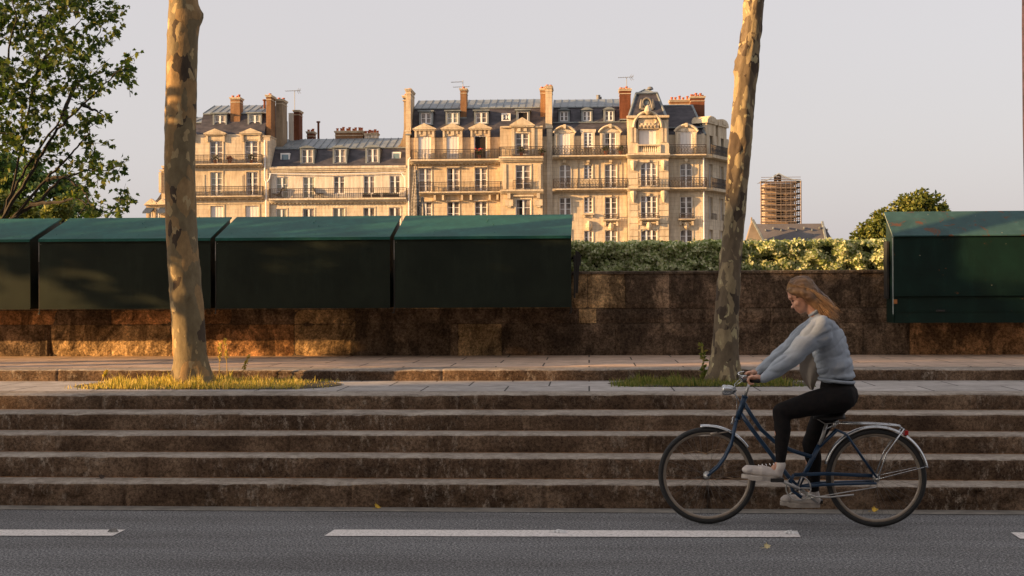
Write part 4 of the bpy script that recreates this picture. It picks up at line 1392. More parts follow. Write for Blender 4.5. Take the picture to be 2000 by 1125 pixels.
m = MB(); C.bx(m, 1013, 1055, 187, 205, -8, -5.5); C.put(m, 'lift_housing', simple('grey_render', (.28, .26, .25), (.2, .18, .17), 1, .9))
C.chimney(1055, 1065, 170, 245, M_brick, 2, d0=-3.2, d1=-1.2, ph=7)
C.chimney(1066, 1078.5, 170, 252, M_lime2, 2, d0=-2.2, d1=.1, ph=7)
C.chimney(793.5, 803, 172, 262, M_lime2, 1, d0=-2.4, d1=.15)
m = MB()
C.bx(m, 793, 800.9, 256, BASE, -9, .12); C.bx(m, 791.5, 803, 253, 256, -3, .2)
C.put(m, 'party_wall', M_lime1); m = MB()
C.bx(m, 1068.1, 1079, 252, BASE, -9, .12); C.bx(m, 1066, 1080, 248, 252, -3, .2)
C.put(m, 'party_wall', M_lime1)
m = MB(); pr = [(792.9, 183), (783.5, 183), (783.5, 245), (781, 262), (776, 275), (770, 281), (770, 330), (792.9, 330)]
m.prism_y([(C.X(a), C.Z(b_)) for a, b_ in pr], YF + 1.6, YF + 2.6); C.put(m, 'chimney_buttress', M_stain)
C.chimney(783, 792, 180, 184, M_stain, 1, d0=-2.8, d1=-1.4)
m = MB(); m.tube([(C.X(803), YF - .5, C.Z(307)), (C.X(799), YF - .5, C.Z(312)), (C.X(799), YF - .5, C.Z(BASE))], .06, 8); C.put(m, 'drainpipe', M_white)
mast(C, 894, 138, 200, [(870, 893, 142, 10), (874, 908, 152, 9)], 'tall two-armed television antenna by the slim chimney of the golden house', d=-5)

# ============ house D : corner house with domed pavilion
D = House('apartment_building', YF - .1, 1240, 'corner apartment house with round-headed dormers and a slate pavilion with a stone oculus', M_lime1)
A1 = .22
L = [(1092.5, 1115), (1181, 1204.5)]
R_ = (1328, 1352)
opD = [(1092.5, 1114, 259, 304, A1), (1140.5, 1157, 259, 287, .15), (1181, 1203, 259, 304, A1), (R_[0], R_[1], 259, 304, A1),
       (1092.5, 1115, 320, 368, .18), (1140.5, 1157, 321, 349), (1181, 1204.5, 320, 368, .18), (*R_, 320, 368, .18),
       (1092.5, 1115, 384.5, 430), (1140.5, 1157, 384.5, 415), (1181, 1204.5, 384.5, 428), (*R_, 384.5, 428),
       (1092.5, 1115, 449, 500, .18), (1140.5, 1157, 450, 500, .18), (1181, 1204.5, 449, 500, .18), (*R_, 449, 500, .18)]
D.wall('wall', [(1079.2, 1224, 264, BASE, 0), (1306, 1376, 264, BASE, 0)], [o for o in opD if o[2] > 310] + [(1140.5, 1157, 265, 287)])
ks = ['blind', 'f', 'h', 'blind'] + ['f'] * 12
for o, k in zip(opD, ks): D.win(*o[:4], kind=k, bars=4, d=.34 if o[2] < 300 else 0)
opP = [(1248, 1281, 256, 286), (1250.5, 1282, 319, 366, .2), (1250.5, 1282, 384, 428), (1250.5, 1282, 449, 500, .2)]
D.wall('pavilion_wall', [(1225.2, 1304.8, 229, BASE, .7)], opP[1:] + [opP[0]])
D.win(*opP[0], d=.7, kind='blind')
for o in opP[1:]: D.win(*o[:4], d=.7, bars=4, leaves=3)
# round headed attic windows
m2 = MB()
for (a, b_, wide) in ((1092.5, 1114, 9), (1181, 1203, 9), (1328, 1352, 9), (1140.5, 1157, 5)):
    m2 = MB()
    D.bx(m2, a - wide, a, 258, 306, -.2, .34); D.bx(m2, b_, b_ + wide, 258, 306, -.2, .34)
    xa, xb_ = D.X(a - wide), D.X(b_ + wide); k = 14
    if wide > 6:
        zb_ = D.Z(259); zt_ = D.Z(248)
        m2.prism_y([(xa + (xb_ - xa) * i / k, zb_ + (zt_ - zb_) * math.sin(math.pi * i / k) ** .7) for i in range(k + 1)][::-1], D.Y - .34, D.Y + 1.6)
    else: D.bx(m2, a - wide - 2, b_ + wide + 2, 252, 258, -1, .25)
    D.put(m2, 'window_bay', M_lime3)
m = MB()
for (a, b_) in ((1092.5, 1114), (1181, 1203), (1328, 1352)):
    xa, xb_ = D.X(a - 11), D.X(b_ + 11); k = 14; zb_ = D.Z(259); zt_ = D.Z(246)
    arc = [Vector((xa + (xb_ - xa) * i / k, D.Y - .44, zb_ + (zt_ - zb_) * math.sin(math.pi * i / k) ** .7)) for i in range(k + 1)]
    m.tube(arc, .11, 6)
    c = (a + b_) / 2; D.bx(m, c - 2.5, c + 2.5, 243, 251, .1, .62)
    for sg in (a - 6, b_ + 6): D.bx(m, sg - 1.6, sg + 1.6, 262, 302, .34, .42)
for o in opD[4:]: D.surround(m, o[0], o[1], o[2], o[3], w=1.8, t=.05)
for o in opP[1:]: D.surround(m, o[0], o[1], o[2], o[3], d=.7, w=2.4, t=.06)
for (x0, x1) in ((1079.2, 1224), (1306, 1378)):
    D.cornice(m, x0, x1, 304, 310, 0, .85); D.cornice(m, x0, x1, 368.5, 374, 0, .8, 6)
D.cornice(m, 1223, 1307, 303, 310, .7, .55); D.cornice(m, 1224, 1306, 368.5, 374, .7, .45)
D.bx(m, 1224, 1306, 229, 233.5, .5, 1.15)
# giant brackets, pilasters, quoins of the pavilion
for x in (1236.5, 1295.5):
    D.bx(m, x - 9, x + 9, 238, 284, .7, .92); D.bx(m, x - 5.5, x - 1.5, 243, 281, .92, 1.0); D.bx(m, x + 1.5, x + 5.5, 243, 281, .92, 1.0)
    D.bx(m, x - 10, x + 10, 284, 302, .7, 1.02)
    m.lathe((D.X(x), D.Y - .85, D.Z(385)), [(.08, -.5), (.2, -.1), (.3, .25), (.26, .45)], 8)
    m.lathe((D.X(x), D.Y - .85, D.Z(325)), [(.06, -.4), (.2, -.1), (.28, .25), (.22, .4)], 8)
    for i in range(17):
        y = 314 + i * 12.5
        if 366 < y < 378: continue
        D.bx(m, x - 9, x + 9, y, y + 10.6, .7, .76)
# arched aedicule over the blind window
k = 18; cx, rz0 = 1264.5, 252
arc = [Vector((D.X(cx - 27 * math.cos(math.pi * i / k)), D.Y - 1.05, D.Z(rz0 - 30 * math.sin(math.pi * i / k)))) for i in range(k + 1)]
m.tube(arc, .13, 8)
m.prism_y([(D.X(cx - 25 * math.cos(math.pi * i / k)), D.Z(254 - 29 * math.sin(math.pi * i / k))) for i in range(k + 1)][::-1], D.Y - .92, D.Y + 1.0)
arc2 = [Vector((D.X(cx - 16 * math.cos(math.pi * i / k)), D.Y - .98, D.Z(241 - 9 * math.sin(2 * math.pi * i / k)))) for i in range(k + 1)]
m.tube([Vector((D.X(cx - 17 * math.cos(2 * math.pi * i / k)), D.Y - .94, D.Z(240 - 7 * math.sin(2 * math.pi * i / k)))) for i in range(k + 1)], .07, 6)
for i in range(9):
    m.lathe((D.X(cx - 14 + i * 3.5), D.Y - .96, D.Z(250 - 2 * (i % 2))), [(.02, -.12), (.12, 0), (.1, .12), (.02, .2)], 6)
m.lathe((D.X(cx), D.Y - 1.2, D.Z(221)), [(.1, -.3), (.32, -.05), (.26, .2), (.14, .42), (.05, .5)], 9)
# consoles below first-floor balconettes, masks
for (a, b_, d) in ((1181, 1204.5, 0), (*R_, 0), (1250.5, 1282, .7)):
    D.cornice(m, a - 4, b_ + 4, 428.5, 433, d, .55)
    for x in (a, b_): D.bx(m, x - 2, x + 2, 433, 441, d, d + .35)
    D.bx(m, a + 3, b_ - 3, 435, 437.5, d, d + .2); m.lathe((D.X((a + b_) / 2), D.Y - d - .15, D.Z(443)), [(.05, -.3), (.22, -.1), (.25, .15), (.1, .35)], 8)
D.bx(m, 1137, 1160, 416, 419, 0, .3); D.bx(m, 1140, 1143, 419, 424, 0, .2); D.bx(m, 1154, 1157, 419, 424, 0, .2)
m.lathe((D.X(1150), D.Y - .15, D.Z(440)), [(.05, -.45), (.25, -.15), (.28, .1), (.12, .4)], 8)
for x in (1128, 1169, 1214, 1317, 1364): D.bx(m, x - .7, x + .7, 312, 366, 0, .06)
for x in (1103, 1148.7, 1192.5, 1340): D.bx(m, x - 3, x + 3, 311, 317, 0, .35)
D.put(m, 'moulding', M_trim)
# stone balustrade
m = MB(); D.bx(m, 1243.5, 1289, 285, 287.5, .75, 1.15); D.bx(m, 1243.5, 1289, 300, 303, .75, 1.2); D.bx(m, 1243, 1246, 287, 300, .8, 1.15); D.bx(m, 1286.5, 1289.5, 287, 300, .8, 1.15)
for i in range(10):
    m.lathe((D.X(1248.5 + i * 3.95), D.Y - .95, D.Z(300)), [(.07, 0), (.1, .15), (.05, .38), (.05, .45), (.08, .56)], 7)
D.put(m, 'balustrade', M_trim)
D.railing(1080, 1224.5, 285, 304, .8, True); D.railing(1305.5, 1378, 285, 304, .8, True)
D.railing(1081, 1224.5, 349, 368.5, .75, True); D.railing(1306, 1379, 349, 368.5, .75, True); D.railing(1247, 1286, 348, 368, 1.1, True, False)
D.railing(1179, 1206.5, 418, 429, .45, True, False); D.railing(1326, 1354, 418, 429, .45, True, False); D.railing(1247, 1285, 418, 429, 1.2, True, False)
D.mansard(1079.2, 1226, 264, 237, 234, d0=-.1, d1=-.7, depth=3)
D.mansard(1079.2, 1228, 238, 203, 193, d0=-.75, d1=-2.0)
for (x, k) in ((1094, 'f'), (1139, 'h'), (1182.5, 'f')): D.dormer(x, x + 15.5, 213, 233, kind=k, top='arch', d=-.85)
# right-hand mansard with hip
m = MB()
q = lambda px, py, d: (D.X(px), D.Y - d, D.Z(py))
vs = [q(1300, 264, -.1), q(1378, 264, -.1), q(1356, 201, -2), q(1296, 201, -2), q(1398, 262, -9), q(1366, 203, -9), q(1300, 264, -9), q(1296, 201, -9), q(1318, 191, -6)]
m.add(vs, [(0, 1, 2, 3), (1, 4, 5, 2)], 0); m.add(vs, [(3, 2, 8), (2, 5, 8), (5, 7, 8), (7, 3, 8), (0, 3, 7, 6), (6, 7, 5, 4)], 1)
m.tube([vs[1], vs[2]], .1, 6, 1); m.tube([vs[3], vs[2]], .09, 6, 1); m.tube([vs[2], vs[5]], .09, 6, 1)
D.bx(m, 1296, 1376, 248, 250.5, -.6, -.2, 1)
D.put(m, 'side_roof', [M_slate, M_zinc])
# pavilion roof
m = MB()
vs = [q(1228, 230, .85), q(1300, 230, .85), q(1285, 180, -.9), q(1244, 180, -.9), q(1228, 230, -4), q(1300, 230, -4), q(1285, 180, -3.2), q(1244, 180, -3.2), q(1262, 168, -2)]
m.add(vs, [(0, 1, 2, 3), (1, 5, 6, 2), (5, 4, 7, 6), (4, 0, 3, 7)], 0); m.add(vs, [(3, 2, 8), (2, 6, 8), (6, 7, 8), (7, 3, 8)], 1)
for a, b_ in ((0, 3), (1, 2)): m.tube([vs[a], vs[b_]], .12, 6, 1)
m.tube([vs[3], vs[2]], .11, 6, 1); m.tube([vs[2], vs[6]], .11, 6, 1); m.tube([vs[3], vs[8]], .06, 6, 1); m.tube([vs[2], vs[8]], .06, 6, 1)
m.add([q(1242, 180, -.7), q(1287, 180, -.7), q(1286, 176.5, -.9), q(1243, 176.5, -.9)], [(0, 1, 2, 3)], 1)
D.put(m, 'pavilion_roof', [M_slate, M_zinc])
m = MB(); ring = [Vector((D.X(1264 + 8 * math.cos(6.283 * i / 20)), D.Y - .35, D.Z(202 - 8.5 * math.sin(6.283 * i / 20)))) for i in range(21)]
m.tube(ring, .09, 8)
D.bx(m, 1252, 1276, 212, 216, -.8, .5)
for x in (1253, 1275): m.lathe((D.X(x), D.Y - .3, D.Z(211)), [(.2, -.1), (.22, .1), (.12, .5), (.05, .7)], 7)
oc = D.put(m, 'oculus', simple('grey_oculus_stone', (.25, .23, .2), (.15, .14, .12), 2, .9))
m = MB(); m.prism_y([(D.X(1264 + 9 * math.cos(6.283 * i / 20)), D.Z(202 - 9.5 * math.sin(6.283 * i / 20))) for i in range(20)][::-1], D.Y - .22, D.Y + .9)
m.prism_y([(D.X(1264 + 4 * math.cos(6.283 * i / 12)), D.Z(202 - 4.3 * math.sin(6.283 * i / 12))) for i in range(12)][::-1], D.Y - .3, D.Y - .22)
D.put(m, 'pane', M_zinc, oc)
# splayed side front turning away up the side street
sp0 = Vector((D.X(1376), D.Y, 0)); sdir = Vector((math.cos(R(62)), math.sin(R(62)), 0)); snrm = Vector((sdir.y, -sdir.x, 0))


def sS(px):      # distance along the side wall of a picture column
    d = ray(px, 380); k = (sp0.x * sdir.y - sp0.y * sdir.x) / (d.x * sdir.y - d.y * sdir.x)
    h_ = Vector((d.x * k, d.y * k, 0)); return (h_ - sp0).dot(sdir)


def sbx(mb, s0, s1, z0, z1, d0, d1, mi=None):
    k = len(mb.v)
    mb.box(s0, s1, d0, d1, z0, z1, mi)
    for i in range(k, len(mb.v)):
        a, b_, z = mb.v[i]; p = sp0 + sdir * a + snrm * b_
        mb.v[i] = (p.x, p.y, z)


Ls = sS(1424)
m = MB(); sbx(m, 0.0, Ls, .3, D.Z(264), -3.0, -.3)
zs = [(259, 304), (320, 368), (384.5, 428), (449, 500)]
cols = [(sS(1384), sS(1391)), (sS(1406), sS(1412.5))]
edges = [0] + [q_ for c in cols for q_ in c] + [Ls]
for i in range(0, len(edges), 2): sbx(m, edges[i], edges[i + 1], .3, D.Z(262), -.3, 0)
for (s0, s1) in cols:
    lvl = [262, 264.5, 304, 320, 368, 384.5, 428, 449, 500, 600]
    for i in range(0, len(lvl) - 1, 2):
        if i > 0: sbx(m, s0, s1, D.Z(lvl[i + 1]) , D.Z(lvl[i]), -.3, -.001)
k0 = len(m.v)
D.put(m, 'side_wall', M_lime1)
for (s0, s1) in cols:
    for i, (yt, yb) in enumerate(zs):
        m = MB(); zt, zb_ = D.Z(max(yt, 264.5)), D.Z(yb)
        sbx(m, s0, s0 + .07, zb_, zt, -.24, -.17); sbx(m, s1 - .07, s1, zb_, zt, -.24, -.17); sbx(m, s0 + .07, s1 - .07, zt - .07, zt, -.24, -.17)
        sbx(m, (s0 + s1) / 2 - .06, (s0 + s1) / 2 + .06, zb_, zt - .07, -.24, -.16)
        for j in (1, 2, 3): sbx(m, s0 + .07, s1 - .07, zb_ + (zt - zb_) * j / 4 - .02, zb_ + (zt - zb_) * j / 4 + .02, -.23, -.19)
        w_ = D.put(m, 'window', M_white)
        g = MB(); sbx(g, s0 + .02, s1 - .02, zb_, zt - .02, -.275, -.255); D.put(g, 'pane', M_gl, w_)
m = MB()
for (yt, yb, o_) in ((304, 310, .85), (368.5, 374, .8)):
    sbx(m, -.1, Ls, D.Z(yb), D.Z(yt), -.1, o_)
for (s0, s1) in cols:
    for (yt, yb) in zs[1:]: sbx(m, s0 - .1, s0 - .002, D.Z(yb), D.Z(yt - 2), -.02, .06); sbx(m, s1 + .002, s1 + .1, D.Z(yb), D.Z(yt - 2), -.02, .06); sbx(m, s0, s1, D.Z(yt), D.Z(yt - 2), -.0, .06)
    # tall stone dormer with a round head
    sbx(m, s0 - .55, s0, D.Z(304), D.Z(240), -.3, .12); sbx(m, s1, s1 + .55, D.Z(304), D.Z(240), -.3, .12); sbx(m, s0 - .002, s1 + .002, D.Z(264), D.Z(240), -.3, .1)
    c = (s0 + s1) / 2; hw = (s1 - s0) / 2 + .75
    for i in range(10):
        a0 = math.pi * i / 10; a1 = math.pi * (i + 1) / 10
        xa, xb_ = sorted((c - hw * math.cos(a0), c - hw * math.cos(a1)))
        sbx(m, xa, xb_, D.Z(241), D.Z(241) + .55 * math.sin((a0 + a1) / 2) + .1, -1.2, .25)
    sbx(m, c - .4, c + .4, D.Z(237), D.Z(230), -.8, .3)
D.put(m, 'side_moulding', M_trim)
m = MB()
for (yt, yb) in ((285, 304), (349, 368.5)):
    sbx(m, -.35, Ls, D.Z(yt) - .05, D.Z(yt), .74, .8); sbx(m, -.35, Ls, D.Z(yb) + .05, D.Z(yb) + .09, .75, .79)
    for i in range(48):
        x = -.35 + (Ls + .35) * i / 47
        sbx(m, x - .015, x + .015, D.Z(yb), D.Z(yt) - .05, .75, .78)
        if i % 2: sbx(m, x - .06, x + .06, D.Z(yb) + .3, D.Z(yb) + .5, .755, .775)
for (s0, s1) in cols:
    sbx(m, s0 - .1, s1 + .1, D.Z(418), D.Z(418) + .05, .3, .34)
    for i in range(8): sbx(m, s0 - .1 + i * .16, s0 - .08 + i * .16, D.Z(429), D.Z(418), .3, .33)
D.put(m, 'balcony_railing', M_iron)
m = MB(); sbx(m, .3, Ls, D.Z(262), D.Z(250), -2.5, -.5); D.put(m, 'side_mansard', M_slate)
D.dormer(1353, 1361, 222, 240, kind='f', d=-3.0, top='arch')
D.chimney(1211.5, 1233, 171, 232, M_brick2, 4, d0=-2.2, d1=-.6)
D.chimney(1317, 1357, 178, 200, M_brick, 5, d0=-6.6, d1=-5.4, ph=8)
D.chimney(1357.5, 1385, 176, 240, M_brick2, 6, d0=-6.0, d1=-4.0, ph=8)
D.chimney(1166, 1200, 184, 200, M_brick, 7, d0=-8, d1=-6.5, ph=4)
m = MB(); m.lathe((D.X(1170.5), YF + 7, D.Z(185)), [(.18, 0), (.18, 1.0), (.2, 1.0), (.2, 1.05)], 8); D.put(m, 'vent_pipe', M_grey); m = MB(); m.lathe((D.X(1176), YF + 7, D.Z(185)), [(.07, 0), (.07, .9)], 8)
D.put(m, 'vent_pipe', M_grey); m = MB()
m.lathe((D.X(1274), YF + 3, D.Z(178)), [(.04, 0), (.04, .5), (.3, .6), (.2, .8), (.02, .85)], 10)
D.put(m, 'finial', M_grey)
m = MB(); m.tube([(D.X(1374), YF - .3, D.Z(310)), (D.X(1374), YF - .3, D.Z(BASE))], .06, 8); D.put(m, 'drainpipe', M_white)
mast(D, 1226, 143, 172, [(1209, 1240, 144, 7)], 'television antenna above the dark red chimney beside the slate pavilion', d=-2)

# plants and chairs left on the balconies
M_pl1 = leafmat('balcony_leaf', [(0, (.03, .05, .015)), (1, (.09, .13, .03))]); M_red = simple('red_petals', (.8, .05, .04), None, 5, .6, 0)


def pot(h, px, yb, label, d=.5, r=.16, leaf=M_pl1, flowers=False, s=1.0):
    t = empty('potted_plant', (h.X(px), h.Y - d, h.Z(yb))); tag(t, label, 'plant', 'pot plants on the balconies')
    m = MB(); m.lathe((0, 0, 0), [(r * .7, 0), (r, .28 * s), (r * 1.1, .3 * s)], 9); m.build('pot', M_pot, t)
    rs = random.Random(int(px)); vs, fs, fm = [], [], []
    for _ in range(90):
        v = rv(rs); add_leaf(vs, fs, fm, Vector((v.x * .28, v.y * .2, .5 * s + v.z * .25)), rv(rs) + Vector((0, 0, .5)), rv(rs), .14, 'oval')
    link_mesh('leaves', vs, fs, leaf, t, fm)
    if flowers:
        m = MB()
        for _ in range(14):
            v = rv(rs); m.lathe((v.x * .35, -.1 + v.y * .12, .78 + v.z * .1), [(.03, -.05), (.07, 0), (.03, .05)], 6)
        m.build('flower', M_red, t)


pot(A, 424, 320.5, 'white flowering balcony plant on the cream house by the sunlit trunk', leaf=leafmat('white_flower', [(0, (.05, .07, .03)), (.6, (.1, .12, .05)), (1, (.7, .65, .6))]))
pot(A, 452, 320.5, 'reddish balcony plant between the two upper doors of the cream house', s=.8, leaf=leafmat('red_leaf', [(0, (.12, .03, .02)), (1, (.3, .08, .05))]))
pot(A, 494, 320.5, 'green balcony plant before the blind window of the cream house')
pot(C, 937, 311, 'red geraniums in front of the open dark window', flowers=True)
pot(C, 1019, 308, 'small dark plant on the bay balcony under the big pediment', d=1.0)
pot(C, 1059, 308, 'round dark plant at the corner of the bay balcony', d=1.0, s=.7)
pot(D, 1183, 303, 'low green balcony plant beside the half-open round-headed window')
pot(D, 1212, 303, 'low leafy balcony plant next to the stone pavilion')
for i, px in enumerate((718, 737, 757, 773)):
    t = empty('window_box', (B.X(px), B.Y - .55, B.Z(387))); tag(t, ['dark trough on the long balcony under the fourth window', 'dark trough midway between the last two windows of the white house', 'small dark trough before the last window of the white house', 'dark trough under the last window of the white house'][i], 'planter', 'planting troughs on the long balcony')
    m = MB(); m.box(-.35, .35, -.12, .12, 0, .26); m.build('trough', M_iron, t)
    vs, fs, fm = [], [], []; rs = random.Random(i)
    for _ in range(60): add_leaf(vs, fs, fm, Vector((rs.uniform(-.33, .33), rs.uniform(-.1, .1), .3)), rv(rs) + Vector((0, 0, .6)), rv(rs), .1, 'oval')
    link_mesh('leaves', vs, fs, M_pl1, t, fm)
for i, (px, f) in enumerate(((541, 1), (624, -1))):
    t = empty('lounge_chair', (B.X(px), B.Y - .35, B.Z(387))); tag(t, ['slatted folding chair at the drainpipe end of the long balcony', 'reclined folding chair between the second and third balcony windows'][i], 'chair', 'chairs on the long balcony')
    m = MB(); m.tube([(-.45 * f, 0, 0), (.3 * f, 0, .45), (.55 * f, 0, .95)], .025, 5); m.tube([(-.4 * f, 0, .42), (.45 * f, 0, .2), (.5 * f, 0, 0)], .025, 5)
    m.tube([(-.45 * f, .4, 0), (.3 * f, .4, .45), (.55 * f, .4, .95)], .025, 5); m.tube([(-.4 * f, .4, .42), (.45 * f, .4, .2), (.5 * f, .4, 0)], .025, 5); m.build('frame', M_iron, t)
    m = MB(); m.add([(-.4 * f, 0, .42), (.3 * f, 0, .42), (.3 * f, .4, .42), (-.4 * f, .4, .42), (.55 * f, 0, .95), (.55 * f, .4, .95)], [(0, 1, 2, 3), (1, 4, 5, 2)]); m.build('seat', M_iron, t)

# ============ gothic pinnacle in front of the golden house
YPn = 85.0
t = empty('stone_pinnacle', P(811, 600, YPn)); tag(t, 'grey crocketed gothic stone pinnacle before the golden house', 'pinnacle')
m = MB()


def pinn(px, ytop, ybot, w):
    c = P(px, ybot, YPn); zt = P(px, ytop, YPn).z; sc = YPn / F
    h_ = zt - c.z
    m.lathe(c, [(w * .5 * sc, -5), (w * .5 * sc, h_ * .35), (w * .56 * sc, h_ * .36), (w * .42 * sc, h_ * .4), (w * .06 * sc, h_ * .93), (w * .14 * sc, h_ * .95), (w * .03 * sc, h_)], 8)
    n = 16
    for i in range(n):
        u = i / n; r_ = (w * .5 if u < .36 else w * .44 * (1 - (u - .36) / .64) + w * .06) * sc; z = c.z + h_ * (u * .93)
        for k in range(4):
            a = k * math.pi / 2 + .4
            x, y = c.x + math.cos(a) * r_ * 1.1, c.y + math.sin(a) * r_ * 1.1
            m.lathe((x, y, z), [(.02, -.1), (.085, 0), (.06, .1), (.02, .16)], 5)


pinn(811.5, 323, 425, 12); pinn(825, 384, 425, 7)
m.build('shaft', simple('grey_carved_stone', (0.34, 0.31, 0.27), (0.10, 0.09, 0.08), 3, .95, .5, .05), t, world=True)

# ============ church: slate roof and scaffolded tower
YC = 330.0
sc = YC / F
t = empty('church', P(1540, 560, YC)); tag(t, 'distant church with a long slate roof and a scaffolded square tower', 'church')
X = lambda px: P(px, 440, YC).x
Z = lambda py: P(1540, py, YC).z
m = MB()
m.prism_x([(YC - 6, Z(478)), (YC, Z(437)), (YC + 12, Z(478)), (YC + 12, Z(540)), (YC - 6, Z(540))], X(1472), X(1606))
m.add([(X(1606), YC - 6, Z(478)), (X(1606), YC, Z(434)), (X(1621), YC - 6, Z(478)), (X(1606), YC + 12, Z(478))], [(0, 2, 1), (2, 3, 1)])
m.build('roof', simple('grey_slate', (0.14, 0.13, 0.135), (0.09, 0.085, 0.09), .12, .8, .3, .3), t, world=True)
m = MB(); m.prism_y([(X(1450), Z(540)), (X(1450), Z(470)), (X(1461), Z(433)), (X(1481), Z(470)), (X(1481), Z(540))], YC - 9, YC - 6.2)
m.tube([(X(1461), YC - 7, Z(436)), (X(1461), YC - 7, Z(427))], .22, 5)
m.build('gable', simple('church_stone', (0.3, 0.24, 0.18), (0.2, 0.16, 0.12), .3, .9), t, world=True)
m = MB(); m.tube([(X(1461), YC - 9.2, Z(432)), (X(1482), YC - 9.2, Z(473))], .35, 5); m.build('ridge_trim', M_zinc, t, world=True); m = MB(); m.tube([(X(1606), YC - 5.8, Z(474)), (X(1606), YC - .2, Z(434))], .35, 5); 
m.build('ridge_trim', M_zinc, t, world=True)
for i in range(9):
    m = MB(); m.box(X(1492 + i * 15), X(1493.5 + i * 15), YC - 2.6, YC - 1.4, Z(452 - (i % 2) * 4), Z(448 - (i % 2) * 4)); m.build('roof_vent', M_zinc, t, world=True)
M_tstone = simple('tower_stone', (0.46, 0.34, 0.25), (0.30, 0.22, 0.16), .35, .9)
m = MB(); m.box(X(1497), X(1555), YC + 3, YC + 9, Z(470), Z(356)); m.box(X(1495), X(1557), YC + 2.7, YC + 9.3, Z(370), Z(366)); m.box(X(1495), X(1557), YC + 2.7, YC + 9.3, Z(404), Z(401))
m.build('tower', M_tstone, t, world=True)
m = MB()
for (yt, yb) in ((374, 397), (408, 428)): m.box(X(1519), X(1532), YC + 2.9, YC + 3.5, Z(yb), Z(yt))
m.build('opening', M_dark, t, world=True)
m = MB()
for i in range(8):
    z = Z(433 - i * 11.2)
    m.box(X(1487), X(1565), YC + .3, YC + 2.3, z - .12, z + .12); m.box(X(1556.5), X(1565), YC + .3, YC + 9, z - .12, z + .12)
    m.tube([(X(1487), YC + .3, z + .55), (X(1565), YC + .3, z + .55)], .07, 4); m.tube([(X(1487), YC + .3, z + .28 * 4), (X(1565), YC + .3, z + .28 * 4)], .06, 4)
for i in range(9):
    x = X(1487 + i * 9.75); m.tube([(x, YC + .3, Z(440)), (x, YC + .3, Z(353))], .05 if i not in (0, 8) else .16, 4)
for px in (1557, 1565):
    for yy in (3, 6, 9): m.tube([(X(px), YC + yy, Z(440)), (X(px), YC + yy, Z(353))], .1, 4)
m.build('scaffold', simple('rusty_scaffold', (0.22, 0.17, 0.14), (0.15, 0.12, 0.10), 1, .8), t, world=True)
m = MB(); k = 10
for sg, x0, x1 in ((1, 1487, 1522), (1, 1566, 1522)):
    pts = [(X(x0 + (x1 - x0) * i / k), Z(353 - 15 * (i / k) ** 1.8)) for i in range(k + 1)]
    for (a, za), (b_, zb_) in zip(pts, pts[1:]):
        m.add([(a, YC + .2, za), (b_, YC + .2, zb_), (b_, YC + 9, zb_), (a, YC + 9, za)], [(0, 1, 2, 3)])
    m.tube([(a, YC + .2, z) for a, z in pts], .14, 5)
mt, n_, l_, b_ = nmat('pale_netting'); b_.inputs['Base Color'].default_value = (.45, .5, .52, 1); b_.inputs['Alpha'].default_value = .55
m.build('netting', mt, t, world=True)
m = MB()
for px in (1516, 1527): m.tube([(X(px), YC + 2, Z(356)), (X(px), YC + 2, Z(341))], .25, 5)
for (a, b2) in ((1516, 1527), (1527, 1516)): m.tube([(X(a), YC + 2, Z(354)), (X(b2), YC + 2, Z(344))], .18, 5)
m.tube([(X(1516), YC + 2, Z(341)), (X(1527), YC + 2, Z(341))], .25, 5); m.lathe((X(1521.5), YC + 2, Z(350)), [(.7, 0), (.4, .5), (.1, .8)], 8)
m.build('bell_frame', M_iron, t, world=True)

# ------------------------------------------------------------------ trees beyond the parapet
M_lf1 = leafmat('near_plane_leaf', [(0, (0.02, 0.045, 0.010)), (0.6, (0.055, 0.10, 0.02)), (0.85, (0.11, 0.15, 0.03)), (1, (0.20, 0.20, 0.04))], .45)
M_lf2 = leafmat('soft_far_leaf', [(0, (0.06, 0.13, 0.045)), (0.6, (0.13, 0.23, 0.08)), (1, (0.26, 0.33, 0.12))], .3)
M_lf3 = leafmat('olive_far_leaf', [(0, (0.06, 0.085, 0.018)), (0.6, (0.14, 0.17, 0.035)), (1, (0.30, 0.29, 0.07))], .3)
M_twig = simple('dark_twig', (0.035, 0.028, 0.02), None, 8, .9)
YT = 24.0
rt = P(-40, 600, YT); rt.z = -3.6
t = empty('plane_tree', rt); tag(t, 'dark leafy plane tree overhanging the cut-off box at the picture edge', 'tree')
m = MB(); m.tube([rt, rt + Vector((.05, 0, 3)), P(-60, 520, YT), P(-80, 380, YT)], [.3, .26, .2, .16], 12); m.build('trunk', M_barkR, t, world=True)
sk_ = [[(-60, 520), (0, 440), (20, 380), (60, 200), (90, 40), (110, -60)], [(-60, 480), (5, 410), (50, 330), (120, 230), (190, 70), (215, 15)], [(10, 420), (60, 340), (105, 262), (160, 205), (215, 155), (255, 120)],
       [(-40, 500), (25, 425), (90, 350), (140, 300), (175, 262), (165, 232)], [(20, 430), (80, 390), (120, 350), (160, 335), (200, 335), (238, 322)], [(-60, 400), (-20, 250), (10, 150), (30, 40), (20, -60)],
       [(60, 200), (75, 130), (110, 90), (165, 30)], [(120, 230), (150, 160), (200, 140), (225, 140)], [(60, 400), (110, 395), (150, 385), (172, 405)], [(-60, 330), (-20, 300), (30, 270), (70, 255)],
       [(40, 430), (130, 440), (200, 435), (222, 410), (238, 388)], [(90, 350), (130, 345), (165, 375), (178, 405)], [(160, 205), (185, 215), (205, 228)]]
mb = MB(); rs = random.Random(21); paths = []
